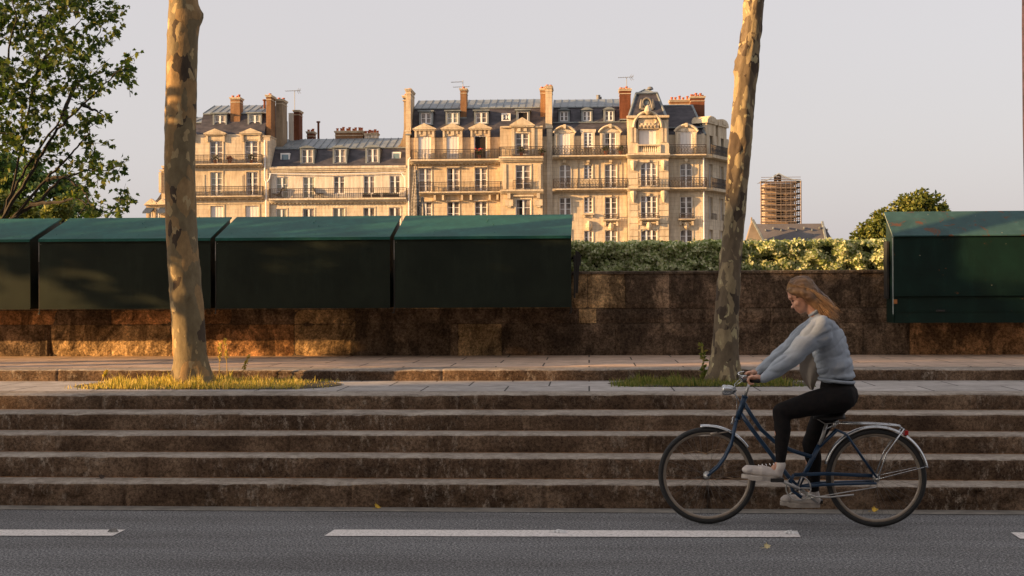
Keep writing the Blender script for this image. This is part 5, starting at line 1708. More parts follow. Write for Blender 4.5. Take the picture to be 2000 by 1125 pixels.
for ip, pth in enumerate(sk_):
    pp = []
    for i, (a, b_) in enumerate(pth): pp.append(P(a, b_, YT + math.sin(ip * 2.1) * .9 * i / len(pth) * 1.5))
    sm = []
    for i in range(len(pp) - 1):
        for k in range(6):
            q_ = pp[i].lerp(pp[i + 1], k / 6) + rv(rs) * .025
            sm.append(q_)
    sm.append(pp[-1]); n = len(sm)
    mb.tube(sm, [.035 * (1 - i / n) ** 1.3 + .006 for i in range(n)], 6); paths.append(sm)
vs, fs, fm = [], [], []
tw = mb
cl = [(60, 20, 75), (140, 15, 60), (190, 25, 35), (30, 80, 60), (110, 90, 60), (165, 110, 45), (200, 60, 35), (215, 20, 15), (60, 150, 60), (10, 160, 60), (120, 160, 40), (170, 165, 30), (222, 145, 34), (245, 120, 16), (245, 160, 14), (180, 190, 20),
      (20, 230, 55), (80, 220, 45), (130, 225, 30), (172, 217, 24), (195, 230, 12), (60, 280, 40), (10, 300, 35), (110, 270, 25), (160, 258, 14), (176, 285, 20), (190, 305, 16), (100, 310, 22), (160, 335, 28), (195, 345, 14), (215, 335, 20), (232, 322, 10),
      (150, 368, 26), (165, 388, 16), (178, 404, 10), (10, 340, 22), (232, 392, 12), (220, 412, 13), (240, 382, 8), (-60, 100, 90), (-60, 250, 80), (100, -50, 90), (200, -60, 60), (0, -60, 90), (-70, 380, 60)]
for (cx_, cy_, r_) in cl:
    n = int(r_ * r_ * .068) + 8
    yo = rs.uniform(-1.0, 1.0)
    for _ in range(max(3, n // 11)):
        a = rs.uniform(0, 6.283); q_ = r_ * math.sqrt(rs.random()) * 1.0
        c0 = P(cx_ + math.cos(a) * q_, cy_ + math.sin(a) * q_, YT + yo + rs.uniform(-.6, .6))
        dd = Vector((rs.uniform(-.2, 1), rs.uniform(-.5, .5), rs.uniform(-.35, .7))).normalized() * .42
        tw.tube([c0 - dd * .6, c0, c0 + dd * .5], [.006, .005, .002], 4)
        for k in range(11):
            u = rs.uniform(-.5, .55); p = c0 + dd * u + rv(rs) * .11
            add_leaf(vs, fs, fm, p - rt, rv(rs) + Vector((0.3, 0, -.5)), rv(rs) + Vector((0, -.4, .6)), rs.uniform(.06, .13), 'plane')
link_mesh('crown', vs, fs, M_lf1, t, fm)
tw.build('limb', M_twig, t, world=True)


def far_tree(Y, px, label, blobs, n, size, mat, name='broadleaf_tree', seed=1, group=None):
    b_ = P(px, 600, Y); b_.z = -3.6
    t = empty(name, b_); tag(t, label, 'tree', group)
    sc_ = Y / F; m = MB()
    tops = [(P(x, y, Y), r_ * sc_) for x, y, r_ in blobs]
    zt = max(p.z for p, _ in tops)
    m.tube([b_, b_ + Vector((0, 0, 3)), b_ + Vector((0, 0, (zt + 3.6) * .7))], [.35, .28, .12], 10); m.build('trunk', M_twig, t, world=True)
    lb = MB()
    for p, r_ in tops: lb.tube([b_ + Vector((0, 0, 3.5)), b_.lerp(p, .6) + Vector((0, 0, .6)), p], [.16, .1, .03], 6)
    lb.build('limb', M_twig, t, world=True)
    crown_leaves('crown', [(p + Vector((0, rnd.uniform(-.5, .5), 0)), r_) for p, r_ in tops], n, size, mat, t, 'oval', seed, off=b_, droop=.2)
    return t


far_tree(48, 60, 'pale green soft tree behind the dark plane tree, low over the boxes', [(20, 350, 45), (70, 345, 38), (110, 360, 36), (150, 385, 28), (30, 400, 45), (90, 405, 45), (175, 415, 16), (140, 415, 25), (-30, 330, 60), (0, 320, 30)], 15000, .17, M_lf2, seed=4)
far_tree(34, 20, 'olive yellow bush at the picture edge low behind the first box', [(10, 400, 30), (35, 410, 24), (130, 405, 24), (115, 420, 22), (60, 425, 26), (-20, 400, 30)], 4500, .13, M_lf3, seed=6)
far_tree(70, 1800, 'round leafy tree rising behind the rusty box', [(1790, 395, 26), (1765, 405, 24), (1820, 400, 26), (1752, 430, 26), (1808, 430, 40), (1842, 425, 14), (1852, 408, 6), (1772, 388, 12), (1800, 379, 10), (1840, 415, 18), (1775, 450, 30), (1830, 450, 30)], 9000, .22, M_lf3, seed=8, group='trees past the church')
far_tree(66, 1715, 'lower leafy tree between the church roof and the rusty box', [(1722, 425, 16), (1712, 445, 22), (1730, 440, 20), (1688, 446, 9), (1678, 462, 14), (1700, 460, 18), (1725, 462, 20), (1693, 436, 5), (1728, 410, 7)], 4200, .2, M_lf3, seed=9, group='trees past the church')

# ------------------------------------------------------------------ unseen stepped building, added and shaped to keep the road in shade
SHY, SHZ = -9.2, 15.2
SH = empty('shade_building', (-55, -12, 0.13)); tag(SH, 'unseen stone building added up the street to shade the road, outside the picture', 'building')
m = MB(); m.box(-62, -56, -11.7, SHY + .01, 11.81, SHZ); m.prism_x([(-11.7, SHZ), (SHY, SHZ), (-10.4, SHZ + .6)], -62, -56)
m.box(-62, -46.6, -30, SHY, .13, 11.8)
m.build('wall', M_lime1, SH, world=True)
m = MB()
for i in range(5):
    for j in range(3): m.box(-61 + i * 2.7, -59.8 + i * 2.7, SHY, SHY + .04, 1.2 + j * 3, 3.0 + j * 3)
    for j in range(3):
        if SHY - 3 - i * 5 > -29: m.box(-46.6, -46.56, SHY - 3 - i * 5, SHY - 1.8 - i * 5, 1.2 + j * 3, 3.0 + j * 3)
m.build('window', M_gl, SH, world=True)

# the opposite side of the street, behind the photographer: a row of six storey houses
NB = [(-47, -24, 19, M_lime3), (-24, 2, 20.5, M_lime1), (2, 27, 18.5, M_lime2), (27, 60, 20, M_lime3)]
for i, (x0, x1, hh, mt_) in enumerate(NB):
    t = empty('apartment_building', ((x0 + x1) / 2, -15, .13)); tag(t, 'stone house across the street, outside the picture behind the camera', 'building', 'houses behind the camera')
    m = MB(); m.box(x0 + .01, x1 - .01, -28, -15, .13, hh); m.build('wall', mt_, t, world=True)
    m = MB(); m.prism_x([(-28, hh), (-15.1, hh), (-16.4, hh + 3), (-26, hh + 3)], x0, x1); m.build('roof', M_slate, t, world=True)
    for fl in range(6):
        k = int((x1 - x0) / 2.9)
        for j in range(k):
            x = x0 + (x1 - x0) * (j + .5) / k
            m = MB(); m.box(x - .55, x + .55, -15.0, -14.96, 1.0 + fl * 3.1, 3.1 + fl * 3.1); m.build('window', M_gl, t, world=True)
# ------------------------------------------------------------------ bicycle
gA, gB = G(1381, 1023, 0), G(1704, 1029, 0)
KB = 1 / 275.5
wb = (1704 - 1381) * KB
d_ = (gB - gA); bang = math.atan2(d_.y, d_.x)
bike = empty('bicycle', (gA.x, gA.y, 0), bang)
tag(bike, 'blue step-through city bicycle with chrome mudguards and a rear rack, being ridden', 'bicycle')


def q(px, py, y=0.0):
    return Vector(((px - 1381) * KB, y, (1024.5 - py) * KB))


def car(name, c, rough=.3, metal=0.0, coat=0):
    m, n, l, b = nmat(name)
    v = coords(n, l)
    r = ramp(n, [(0.3, tuple(x * .7 for x in c)), (0.7, c)])
    l.new(noise(n, l, v, 14, 6, .7), r.inputs[0]); l.new(r.outputs[0], b.inputs['Base Color'])
    b.inputs['Roughness'].default_value = rough; b.inputs['Metallic'].default_value = metal
    return m


M_blue = car('blue_enamel', (0.008, 0.040, 0.095), .35)
M_chrome = car('worn_chrome', (0.62, 0.64, 0.66), .22, .9)
M_alu = car('dull_aluminium', (0.55, 0.54, 0.52), .38, .7)
M_rub = car('tyre_rubber', (0.022, 0.022, 0.023), .75)
M_blk = car('black_vinyl', (0.015, 0.015, 0.016), .5)
M_wallt = car('tan_rim', (0.30, 0.25, 0.20), .45, .3)
M_spoke = car('dull_spoke_wire', (0.16, 0.15, 0.14), .5, .5)
M_lens = car('lamp_glass', (0.7, 0.7, 0.68), .1)
M_redl = car('red_reflector', (0.5, 0.02, 0.02), .2)


def bb(mb, name, mat, parent=None, smooth=True):
    o = mb.build(name, mat, parent or bike, smooth=smooth)
    return o


def arc_pts(c, r, a0, a1, n, y=0):
    return [Vector((c.x + r * math.cos(R(a0 + (a1 - a0) * i / n)), y, c.z + r * math.sin(R(a0 + (a1 - a0) * i / n)))) for i in range(n + 1)]


RW = 0.3445
fc, rc = Vector((0, 0, RW)), Vector((wb, 0, RW))


def wheel(c):
    w = MB(); n = 72
    m = MB(); pr = [(RW - .036, .011), (RW - .033, .016), (RW - .018, .019), (RW - .006, .014), (RW, 0.0), (RW - .006, -.014), (RW - .018, -.019), (RW - .033, -.016), (RW - .036, -.011)]
    def ringm(mb, prof):
        vs, fs = [], []; k = len(prof)
        for i in range(n):
            a = 2 * math.pi * i / n
            for r_, y in prof: vs.append((c.x + r_ * math.cos(a), y, c.z + r_ * math.sin(a)))
        for i in range(n):
            for j in range(k):
                a, b_ = i * k + j, i * k + (j + 1) % k
                a2, b2 = ((i + 1) % n) * k + j, ((i + 1) % n) * k + (j + 1) % k
                fs.append((a, a2, b2, b_))
        mb.add(vs, fs)
    h = MB(); h.tube([(c.x, -.05, c.z), (c.x, -.032, c.z), (c.x, -.03, c.z), (c.x, .03, c.z), (c.x, .032, c.z), (c.x, .05, c.z)], [.009, .009, .026, .026, .009, .009], 12)
    wh = bb(h, 'wheel', M_alu)
    ringm(m, pr); bb(m, 'tyre', M_rub, wh)
    m = MB(); ringm(m, [(RW - .034, .012), (RW - .038, .0125), (RW - .052, .010), (RW - .055, 0), (RW - .052, -.010), (RW - .038, -.0125), (RW - .034, -.012)]); bb(m, 'rim', M_wallt, wh)
    m = MB()
    for i in range(36):
        a = 2 * math.pi * i / 36; sd = 1 if i % 2 else -1
        a2 = a + (.75 if (i // 2) % 2 else -.75) * .9
        m.tube([(c.x + .024 * math.cos(a2), sd * .028, c.z + .024 * math.sin(a2)), (c.x + (RW - .054) * math.cos(a), 0, c.z + (RW - .054) * math.sin(a))], .0008, 4)
    bb(m, 'spoke', M_spoke, wh)
    return wh


wheel(fc); wheel(rc)
# frame
hb, ht = q(1441, 818), q(1455, 776)            # head tube bottom / top
BBk = q(1556, 950); st = q(1597, 868)          # bottom bracket, seat tube top
m = MB(); m.tube([hb, ht], .02, 12); m.tube([hb + Vector((0, 0, -.006)), hb], .024, 12); m.tube([ht, ht + (ht - hb).normalized() * .012], .023, 12); bb(m, 'head_tube', M_blue)
m = MB()
m.tube([q(1446, 806), q(1470, 840), q(1510, 893), q(1543, 936), BBk], .0155, 12)
m.tube([q(1453, 786), q(1466, 808), q(1486, 838), q(1512, 862), q(1545, 879), q(1590, 893)], .0145, 12)
m.tube([BBk, st], .0165, 12)
for sd in (-1, 1):
    m.tube([BBk + Vector((0, sd * .03, .0)), q(1600, 943, sd * .045), q(1703, 938, sd * .06)], [.0105, .011, .009], 8)
    m.tube([st + Vector((0.005, sd * .018, -.01)), q(1630, 838, sd * .05), q(1648, 846, sd * .056), rc + Vector((0, sd * .06, .005))], .008, 8)
m.tube([BBk + Vector((0, -.036, 0)), BBk + Vector((0, .036, 0))], .024, 14)
bb(m, 'frame', M_blue)
m = MB()
for sd in (-1, 1):
    m.tube([hb + Vector((-.008, sd * .03, -.008)), q(1428, 868, sd * .048), q(1416, 893, sd * .053), q(1402, 912, sd * .054), fc + Vector((0, sd * .054, 0))], [.0125, .012, .010, .009, .008], 10)
m.tube([hb + Vector((-.008, -.042, -.008)), hb + Vector((-.008, .042, -.008))], .014, 10)
bb(m, 'fork', M_blue)
m = MB(); m.tube([fc + Vector((0, -.075, 0)), fc + Vector((0, .075, 0))], .008, 8); m.tube([rc + Vector((0, -.08, 0)), rc + Vector((0, .08, 0))], .008, 8); bb(m, 'axle', M_alu)
# chain guard, far-side crank set and chain
m = MB(); m.tube([q(1548, 924, -.05), q(1610, 921, -.055), q(1696, 924, -.055)], .013, 10, flat=.35)
m.tube([q(1548, 924, -.05), q(1540, 936, -.05), q(1545, 955, -.05), q(1562, 968, -.05)], .012, 8, flat=.35); bb(m, 'chain_guard', M_blue)
m = MB(); ringp = arc_pts(BBk, .085, 0, 360, 36, -.045); m.tube(ringp, .006, 6)
for i in range(5): m.tube([BBk + Vector((0, -.045, 0)), BBk + Vector((.085 * math.cos(i * 1.256), -.045, .085 * math.sin(i * 1.256)))], .006, 6)
m.tube([q(1556, 973, -.045), q(1703, 946, -.045)], .004, 5)
bb(m, 'chainring', M_alu)
PN, PF = q(1514, 931, -.14), q(1594, 983, .14)
m = MB(); m.tube([BBk + Vector((0, -.07, 0)), Vector((PN.x, -.085, PN.z))], [.013, .009], 8); m.tube([BBk + Vector((0, .05, 0)), Vector((PF.x, .085, PF.z))], [.013, .009], 8)
m.tube([BBk + Vector((0, -.08, 0)), BBk + Vector((0, .07, 0))], .011, 10)
bb(m, 'crank', M_alu)
for pp, sd in ((PN, -1), (PF, 1)):
    m = MB(); m.box(pp.x - .045, pp.x + .045, pp.y - .035, pp.y + .035, pp.z - .012, pp.z + .012); m.tube([(pp.x, pp.y - sd * .06, pp.z), (pp.x, pp.y + sd * .03, pp.z)], .006, 6)
    bb(m, 'pedal', M_blk, smooth=False)


def guard(name, c, r, a0, a1, w=.024):
    m = MB(); n = 40; prof = [(-w, -.010), (-w * .7, .0), (0, .006), (w * .7, 0), (w, -.010)]
    vs, fs = [], []
    for i in range(n + 1):
        a = R(a0 + (a1 - a0) * i / n)
        for y, h in prof: vs.append((c.x + (r + h) * math.cos(a), y, c.z + (r + h) * math.sin(a)))
        for y, h in prof[::-1]: vs.append((c.x + (r + h - .0025) * math.cos(a), y * .97, c.z + (r + h - .0025) * math.sin(a)))
    k = 10
    for i in range(n):
        for j in range(k):
            fs.append((i * k + j, i * k + (j + 1) % k, (i + 1) * k + (j + 1) % k, (i + 1) * k + j))
    fs.append(tuple(range(k))[::-1]); fs.append(tuple(range(n * k, n * k + k)))
    m.add(vs, fs); return bb(m, name, M_chrome)


guard('front_mudguard', fc, RW + .014, 97, 35)
guard('rear_mudguard', rc, RW + .017, 165, 12)
m = MB()
for sd in (-1, 1):
    m.tube([rc + Vector((0, sd * .07, 0)), q(1722, 880, sd * .06), q(1755, 833, sd * .055)], .0055, 6)
    m.tube([rc + Vector((0, sd * .072, 0)), q(1800, 905, sd * .03)], .0022, 5)
    m.tube([q(1632, 824, sd * .055), q(1700, 825, sd * .06), q(1745, 828, sd * .058), q(1754, 834, sd * .05)], .0048, 6)
m.tube([q(1754, 834, -.05), q(1756, 836, 0), q(1754, 834, .05)], .0048, 6)
m.tube([q(1632, 824, -.055), q(1605, 838, -.02), q(1605, 838, .02), q(1632, 824, .055)], .0048, 6)
for px in (1655, 1680, 1705, 1730): m.tube([q(px, 825, -.058), q(px, 825, .058)], .003, 5)
m.tube([q(1640, 823, -.02), q(1750, 828, -.02)], .003, 5); m.tube([q(1640, 823, .02), q(1750, 828, .02)], .003, 5)
bb(m, 'rack', M_chrome)
m = MB(); m.box(*[v for v in (q(1757, 0).x, q(1764, 0).x)], -.03, .03, q(0, 846).z, q(0, 838).z); bb(m, 'rear_light', M_redl, smooth=False)
m = MB(); m.tube([st - (st - BBk).normalized() * .02, q(1604, 850), q(1611, 826)], .0125, 10); bb(m, 'seat_post', M_alu)
m = MB()
prof = [(1586, .014), (1596, .022), (1606, .035), (1616, .062), (1628, .085), (1638, .088), (1645, .07)]
vs, fs = [], []; K = 10
for i, (px, hw) in enumerate(prof):
    for k in range(K):
        a = 2 * math.pi * k / K; zz = 812 - (3 if px > 1625 else 0)
        v = q(px, zz); vs.append((v.x, math.cos(a) * hw, v.z + math.sin(a) * (.022 if px > 1600 else .014) - (.012 if abs(math.cos(a)) > .7 else 0)))
for i in range(len(prof) - 1):
    for k in range(K): fs.append((i * K + k, i * K + (k + 1) % K, (i + 1) * K + (k + 1) % K, (i + 1) * K + k))
fs += [tuple(range(K))[::-1], tuple(range((len(prof) - 1) * K, len(prof) * K))]
m.add(vs, fs)
sad = bb(m, 'saddle', M_blk)
m = MB()
for sd in (-1, 1): m.tube([q(1622 + i * 5, 826 + (i % 2) * .1, sd * .05) for i in range(2)], .02, 8)
for sd in (-1, 1): m.tube([q(1592, 816, sd * .012), q(1608, 826, sd * .02), q(1636, 822, sd * .05)], .004, 6)
bb(m, 'saddle_spring', M_alu, sad)
# stem, handlebar, grips, brake levers
m = MB(); m.tube([ht, q(1464, 748)], .011, 10); m.tube([q(1464, 748), q(1462, 744), q(1452, 743)], .012, 10); bb(m, 'stem', M_alu)
m = MB(); hbp = [q(1478, 739, -.27), q(1468, 738, -.25), q(1453, 740, -.18), q(1448, 742, -.08), q(1450, 743, 0), q(1448, 742, .08), q(1453, 740, .18), q(1468, 738, .25), q(1478, 739, .27)]
hand_bar = [(v + w) / 2 for v, w in zip(hbp, hbp[1:])]
m.tube([hbp[0]] + hand_bar + [hbp[-1]], .0108, 10); bar = bb(m, 'handlebar', M_chrome)
for sd in (-1, 1):
    m = MB(); m.tube([q(1452, 740, sd * .19), q(1464, 738, sd * .24), q(1480, 739, sd * .275)], .0155, 10); bb(m, 'grip', M_blk, bar)
    m = MB(); m.tube([q(1450, 738, sd * .165), q(1444, 733, sd * .18), q(1446, 731, sd * .21), q(1456, 730, sd * .26)], [.007, .006, .005, .005], 6)
    m.tube([q(1450, 741, sd * .15), q(1436, 752, sd * .08), q(1440, 790, .01), q(1438, 820, 0)], .0025, 5); bb(m, 'brake_lever', M_chrome, bar)
m = MB()
lamp = [(0.0, .0), (.012, .018), (.03, .03), (.06, .037), (.09, .038), (.1, .036)]
pts = [q(1440, 762) - Vector((x, 0, 0)) for x, _ in lamp]
m.tube(pts, [max(r_, .003) for _, r_ in lamp], 16, flat=1); m.tube([q(1430, 766), q(1440, 774), q(1446, 785)], .005, 6); hl = bb(m, 'headlight', M_chrome)
m = MB(); m.tube([pts[-1] + Vector((-.001, 0, 0)), pts[-1] + Vector((-.006, 0, 0))], [.034, .025], 16); bb(m, 'lens', M_lens, hl)
m = MB(); m.tube([q(1388, 848, -.035), q(1402, 846, -.035)], .013, 10); m.tube([q(1402, 846, -.035), q(1424, 842, -.045)], .005, 6); bb(m, 'dynamo', M_wallt)
m = MB(); m.tube([q(1567, 958, -.03), q(1590, 966, -.06), q(1615, 966, -.065), q(1660, 960, -.07)], [.008, .007, .006, .006], 8); bb(m, 'kickstand', M_alu)
m = MB(); m.tube([hb + Vector((-.03, 0, -.005)), hb + Vector((-.045, 0, -.04))], .006, 6)
for sd in (-1, 1): m.tube([hb + Vector((-.03, 0, .012)), hb + Vector((-.035, sd * .025, 0)), hb + Vector((-.035, sd * .028, -.035))], .005, 6)
bb(m, 'brake_caliper', M_alu)

# ------------------------------------------------------------------ rider
def cap(mb, p0, r0, p1, r1, n=14, flat=1.0, axis=None):
    p0, p1 = Vector(p0), Vector(p1); t = (p1 - p0).normalized()
    pts, rr = [], []
    for i in range(4): a = math.pi / 2 * i / 4; pts.append(p0 - t * r0 * math.cos(a)); rr.append(max(r0 * math.sin(a), .0006))
    pts.append(p0); rr.append(r0)
    pts.append(p1); rr.append(r1)
    for i in range(3, -1, -1): a = math.pi / 2 * i / 4; pts.append(p1 + t * r1 * math.cos(a)); rr.append(max(r1 * math.sin(a), .0006))
    mb.tube(pts, rr, n, flat=flat)


def ell(mb, c, r, rot=None, n=16):
    c = Vector(c); vs, fs = [], []; k = n // 2
    for i in range(k + 1):
        th = math.pi * i / k
        for j in range(n):
            ph = 2 * math.pi * j / n
            s_ = max(math.sin(th), .004)
            v = Vector((r[0] * s_ * math.cos(ph), r[1] * s_ * math.sin(ph), r[2] * math.cos(th)))
            if rot: v = rot @ v
            vs.append(c + v)
    for i in range(k):
        for j in range(n): fs.append((i * n + j, (i + 1) * n + j, (i + 1) * n + (j + 1) % n, i * n + (j + 1) % n))
    fs.append(tuple(range(n))); fs.append(tuple(range(k * n, k * n + n))[::-1])
    mb.add(vs, fs)


def blob(name, mb, mats, parent, vox, smooth=6, disp=None, fac=.5):
    o = link_mesh(name + '_src', mb.v, mb.f, mats)
    md = o.modifiers.new('r', 'REMESH'); md.mode = 'VOXEL'; md.voxel_size = vox; md.use_smooth_shade = True
    sm = o.modifiers.new('s', 'SMOOTH'); sm.factor = fac; sm.iterations = smooth
    dg = bpy.context.evaluated_depsgraph_get()
    me = bpy.data.meshes.new_from_object(o.evaluated_get(dg))
    bpy.data.objects.remove(o, do_unlink=True)
    me.name = name
    if disp:
        nn = [v.normal.copy() for v in me.vertices]
        for v, n_ in zip(me.vertices, nn): v.co += n_ * disp(v.co)
    me.polygons.foreach_set('use_smooth', [True] * len(me.polygons))
    if not me.materials:
        for mm in (mats if isinstance(mats, (list, tuple)) else [mats]): me.materials.append(mm)
    o = bpy.data.objects.new(name, me); o.parent = parent; col.objects.link(o)
    return o


rider = empty('person', (gA.x, gA.y, 0), bang)
tag(rider, 'woman with loose light brown hair in grey jumper and black trousers riding a bicycle', 'person')


def skinmat():
    m, n, l, b = nmat('skin')
    v = coords(n, l)
    r = ramp(n, [(0.35, (0.50, 0.25, 0.16)), (0.65, (0.62, 0.34, 0.23))])
    l.new(noise(n, l, v, 16, 4, .6), r.inputs[0]); l.new(r.outputs[0], b.inputs['Base Color'])
    b.inputs['Roughness'].default_value = .5; b.inputs['Subsurface Weight'].default_value = .1
    b.inputs['Subsurface Radius'].default_value = (.01, .004, .002)
    return m


M_skin = skinmat()
M_knit = simple('grey_knit', (0.35, 0.40, 0.46), (0.28, 0.32, 0.38), 9, .95, .5, .003, bsc=160)
M_trou = simple('black_trousers', (0.010, 0.010, 0.011), (0.016, 0.013, 0.013), 30, .9, .3, .003, bsc=120, spec=.15)
M_shoe = simple('white_canvas_shoe', (0.62, 0.57, 0.53), (0.48, 0.43, 0.40), 14, .75)
M_sole = simple('rubber_sole', (0.55, 0.50, 0.45), (0.35, 0.31, 0.28), 14, .7)
M_shirt = simple('beige_shirt', (0.36, 0.31, 0.26), (0.28, 0.24, 0.20), 8, .9)
M_hair = simple('light_brown_hair', (0.24, 0.135, 0.06), (0.09, 0.045, 0.022), 5, .5, .6, .004, sxyz=(1, 3, 3), bsc=70)
M_hair2 = simple('gold_sunlit_hair', (0.62, 0.38, 0.18), (0.26, 0.14, 0.065), 8, .5, 0)  # golden strands, lightened so the colour carries some of the sun on them
M_eye = simple('eye_dark', (0.04, 0.03, 0.025), None, 5, .3, 0)
M_lip = simple('lip', (0.42, 0.14, 0.11), None, 5, .5, 0)

hipN, hipF = q(1630, 772, -.085), q(1630, 772, .085)
kneeN, kneeF = q(1523, 801, -.11), q(1583, 868, .10)
ankN, ankF = q(1521, 900, -.115), q(1590, 964, .115)
shN, shF = q(1596, 634, -.165), q(1594, 634, .165)
elN, elF = q(1545, 693, -.235), q(1540, 690, .235)
wrN, wrF = q(1487, 736, -.25), q(1485, 733, .25)
neck0, neck1 = q(1598, 616), q(1577, 590)
hc = q(1566, 577)
hrot = Matrix.Rotation(R(-31), 3, 'Y')     # bows the face (which looks along -x) towards the road
if (hrot @ Vector((-1, 0, 0))).z > 0: hrot = Matrix.Rotation(R(31), 3, 'Y')
H = lambda x, y, z: hc + hrot @ Vector((x, y, z))      # head space: -x forward, z up, origin mid-skull

b = MB()
# torso core, neck, limbs (mostly under clothes)
ell(b, q(1632, 765), (.10, .14, .10)); ell(b, q(1612, 668), (.09, .14, .15), Matrix.Rotation(R(12), 3, 'Y'))
cap(b, q(1630, 755), .085, q(1602, 640), .09); cap(b, shN + Vector((.02, .04, 0)), .045, shF + Vector((.02, -.04, 0)), .045)
cap(b, neck0 + Vector((0, 0, -.02)), .052, neck1, .048)
for h_, k_, a_ in ((hipN, kneeN, ankN), (hipF, kneeF, ankF)):
    cap(b, h_, .075, k_, .048); cap(b, k_, .048, k_.lerp(a_, .35), .046); cap(b, k_.lerp(a_, .35), .046, a_, .028)
    cap(b, a_, .03, a_ + Vector((-.05, 0, -.05)), .028)
for s_, e_, w_ in ((shN, elN, wrN), (shF, elF, wrF)):
    cap(b, s_, .043, e_, .034); cap(b, e_, .034, w_, .023)
# head
ell(b, H(0.006, 0, .022), (.096, .076, .098), hrot, 24)
ell(b, H(-.034, 0, -.045), (.062, .058, .070), hrot, 20)
ell(b, H(-.058, 0, -.088), (.030, .030, .024), hrot)            # chin
ell(b, H(-.080, 0, -.018), (.012, .013, .030), hrot); ell(b, H(-.098, 0, -.036), (.014, .014, .011), hrot)      # nose
ell(b, H(-.078, 0, .028), (.016, .052, .016), hrot)             # brow
ell(b, H(-.083, 0, -.066), (.012, .022, .007), hrot); ell(b, H(-.081, 0, -.077), (.011, .019, .006), hrot)
for sd in (-1, 1):
    ell(b, H(-.058, sd * .042, -.03), (.026, .022, .024), hrot)     # cheeks
    ell(b, H(.012, sd * .077, -.01), (.018, .008, .030), hrot)      # ears
# hands: palm over the grip, four fingers curled round it, thumb under from the side
for sd, w_ in ((-1, wrN), (1, wrF)):
    g0 = q(1466, 738.5, sd * .245)                                # grip centre
    pal = w_.lerp(g0 + Vector((.012, 0, .022)), .62)
    cap(b, w_, .022, pal, .026, flat=1.15)
    ell(b, pal.lerp(g0 + Vector((.0, 0, .022)), .5), (.042, .038, .017))
    for i, (yo, ln) in enumerate(((-.031, .9), (-.0105, 1.0), (.0105, .96), (.031, .78))):
        y = g0.y + yo * -sd
        gx, gz = g0.x + (.004 * (yo * -sd)), g0.z
        p = [Vector((gx + .010, y, gz + .027)), Vector((gx - .019 * ln, y, gz + .022)), Vector((gx - .029 * ln, y, gz - .002)), Vector((gx - .014, y, gz - .025 * ln)), Vector((gx + .008, y, gz - .024 * ln))]
        for k in range(4): cap(b, p[k], (.0098, .0095, .0088, .008)[k], p[k + 1], (.0095, .0088, .008, .0072)[k], 8)
    ti = g0.y - sd * .040                                         # thumb leaves the inner side of the palm
    p = [Vector((pal.x - .004, pal.y - sd * .012, pal.z - .004)), Vector((g0.x + .018, ti, g0.z + .004)), Vector((g0.x + .006, ti - sd * .008, g0.z - .022)), Vector((g0.x - .016, ti - sd * .006, g0.z - .026))]
    for k in range(3): cap(b, p[k], (.0125, .011, .0095)[k], p[k + 1], (.011, .0095, .008)[k], 8)
body = blob('body', b, M_skin, rider, .0042, 4)
for sd in (-1, 1):
    m = MB(); ell(m, H(-.0775, sd * .030, .001), (.010, .011, .0065), hrot, 12)
    m.build('eye', M_eye, rider, smooth=True)
    m = MB(); m.tube([H(-.083, sd * .014, .022), H(-.083, sd * .032, .027), H(-.071, sd * .05, .021)], [.0025, .003, .0015], 5); m.build('eyebrow', M_hair, rider)
m = MB(); ell(m, H(-.0925, 0, -.0665), (.005, .018, .0045), hrot, 12); ell(m, H(-.0905, 0, -.0755), (.005, .015, .0045), hrot, 12); m.build('lips', M_lip, rider, smooth=True)

# jumper
j = MB()
cap(j, q(1630, 728), .125, q(1613, 665), .13, 20); cap(j, q(1622, 700, -.04), .12, q(1606, 648, -.05), .105, 20); cap(j, q(1622, 700, .04), .12, q(1606, 648, .05), .105, 20)
ell(j, q(1627, 715), (.135, .18, .11)); ell(j, q(1604, 645), (.11, .165, .09)); ell(j, q(1631, 733), (.128, .17, .045))
cap(j, shN + Vector((.01, .05, -.01)), .075, shF + Vector((.01, -.05, -.01)), .075)
cap(j, neck0 + Vector((.01, 0, -.03)), .07, neck0 + Vector((-.012, 0, .012)), .062)
for s_, e_, w_ in ((shN, elN, wrN), (shF, elF, wrF)):
    cap(j, s_ + Vector((.01, 0, -.01)), .080, s_.lerp(e_, .6), .074); cap(j, s_.lerp(e_, .6), .074, e_, .066); cap(j, e_, .066, e_.lerp(w_, .6), .054); cap(j, e_.lerp(w_, .6), .054, e_.lerp(w_, .9), .042)
    cap(j, e_.lerp(w_, .9), .040, e_.lerp(w_, .99), .032)
    cap(j, s_ + Vector((.03, 0, -.08)), .06, e_ + Vector((.08, 0, .04)), .035)


def folds(c):
    v = Vector((c.x, c.y, c.z))
    a = mno.noise(Vector(((v.x + v.z * .5) * 4.5, v.y * 5, (v.z - v.x * .55) * 17)))
    b_ = mno.noise(Vector((v.x * 9 + 5, v.y * 9, v.z * 24)))
    r_ = 1 - abs(a) * 2.6
    return (max(r_, 0) ** 2) * -.009 + b_ * .005 + .002


jump = blob('jumper', j, M_knit, rider, .008, 5, folds)
m = MB()
def band(c, rx, ry, h, n=28, ax=None):
    ring = []
    for i in range(n + 1):
        a = 2 * math.pi * i / n; ring.append(c + (ax @ Vector((rx * math.cos(a), ry * math.sin(a), 0)) if ax else Vector((rx * math.cos(a), ry * math.sin(a), 0))))
    m.tube(ring, h, 7, caps=False)
band(q(1630, 742), .120, .160, .012, ax=Matrix.Rotation(R(6), 3, 'Y'))
band(q(1593, 606), .060, .062, .011, ax=Matrix.Rotation(R(-38), 3, 'Y'))
m.build('waistband', M_knit, jump, smooth=True)
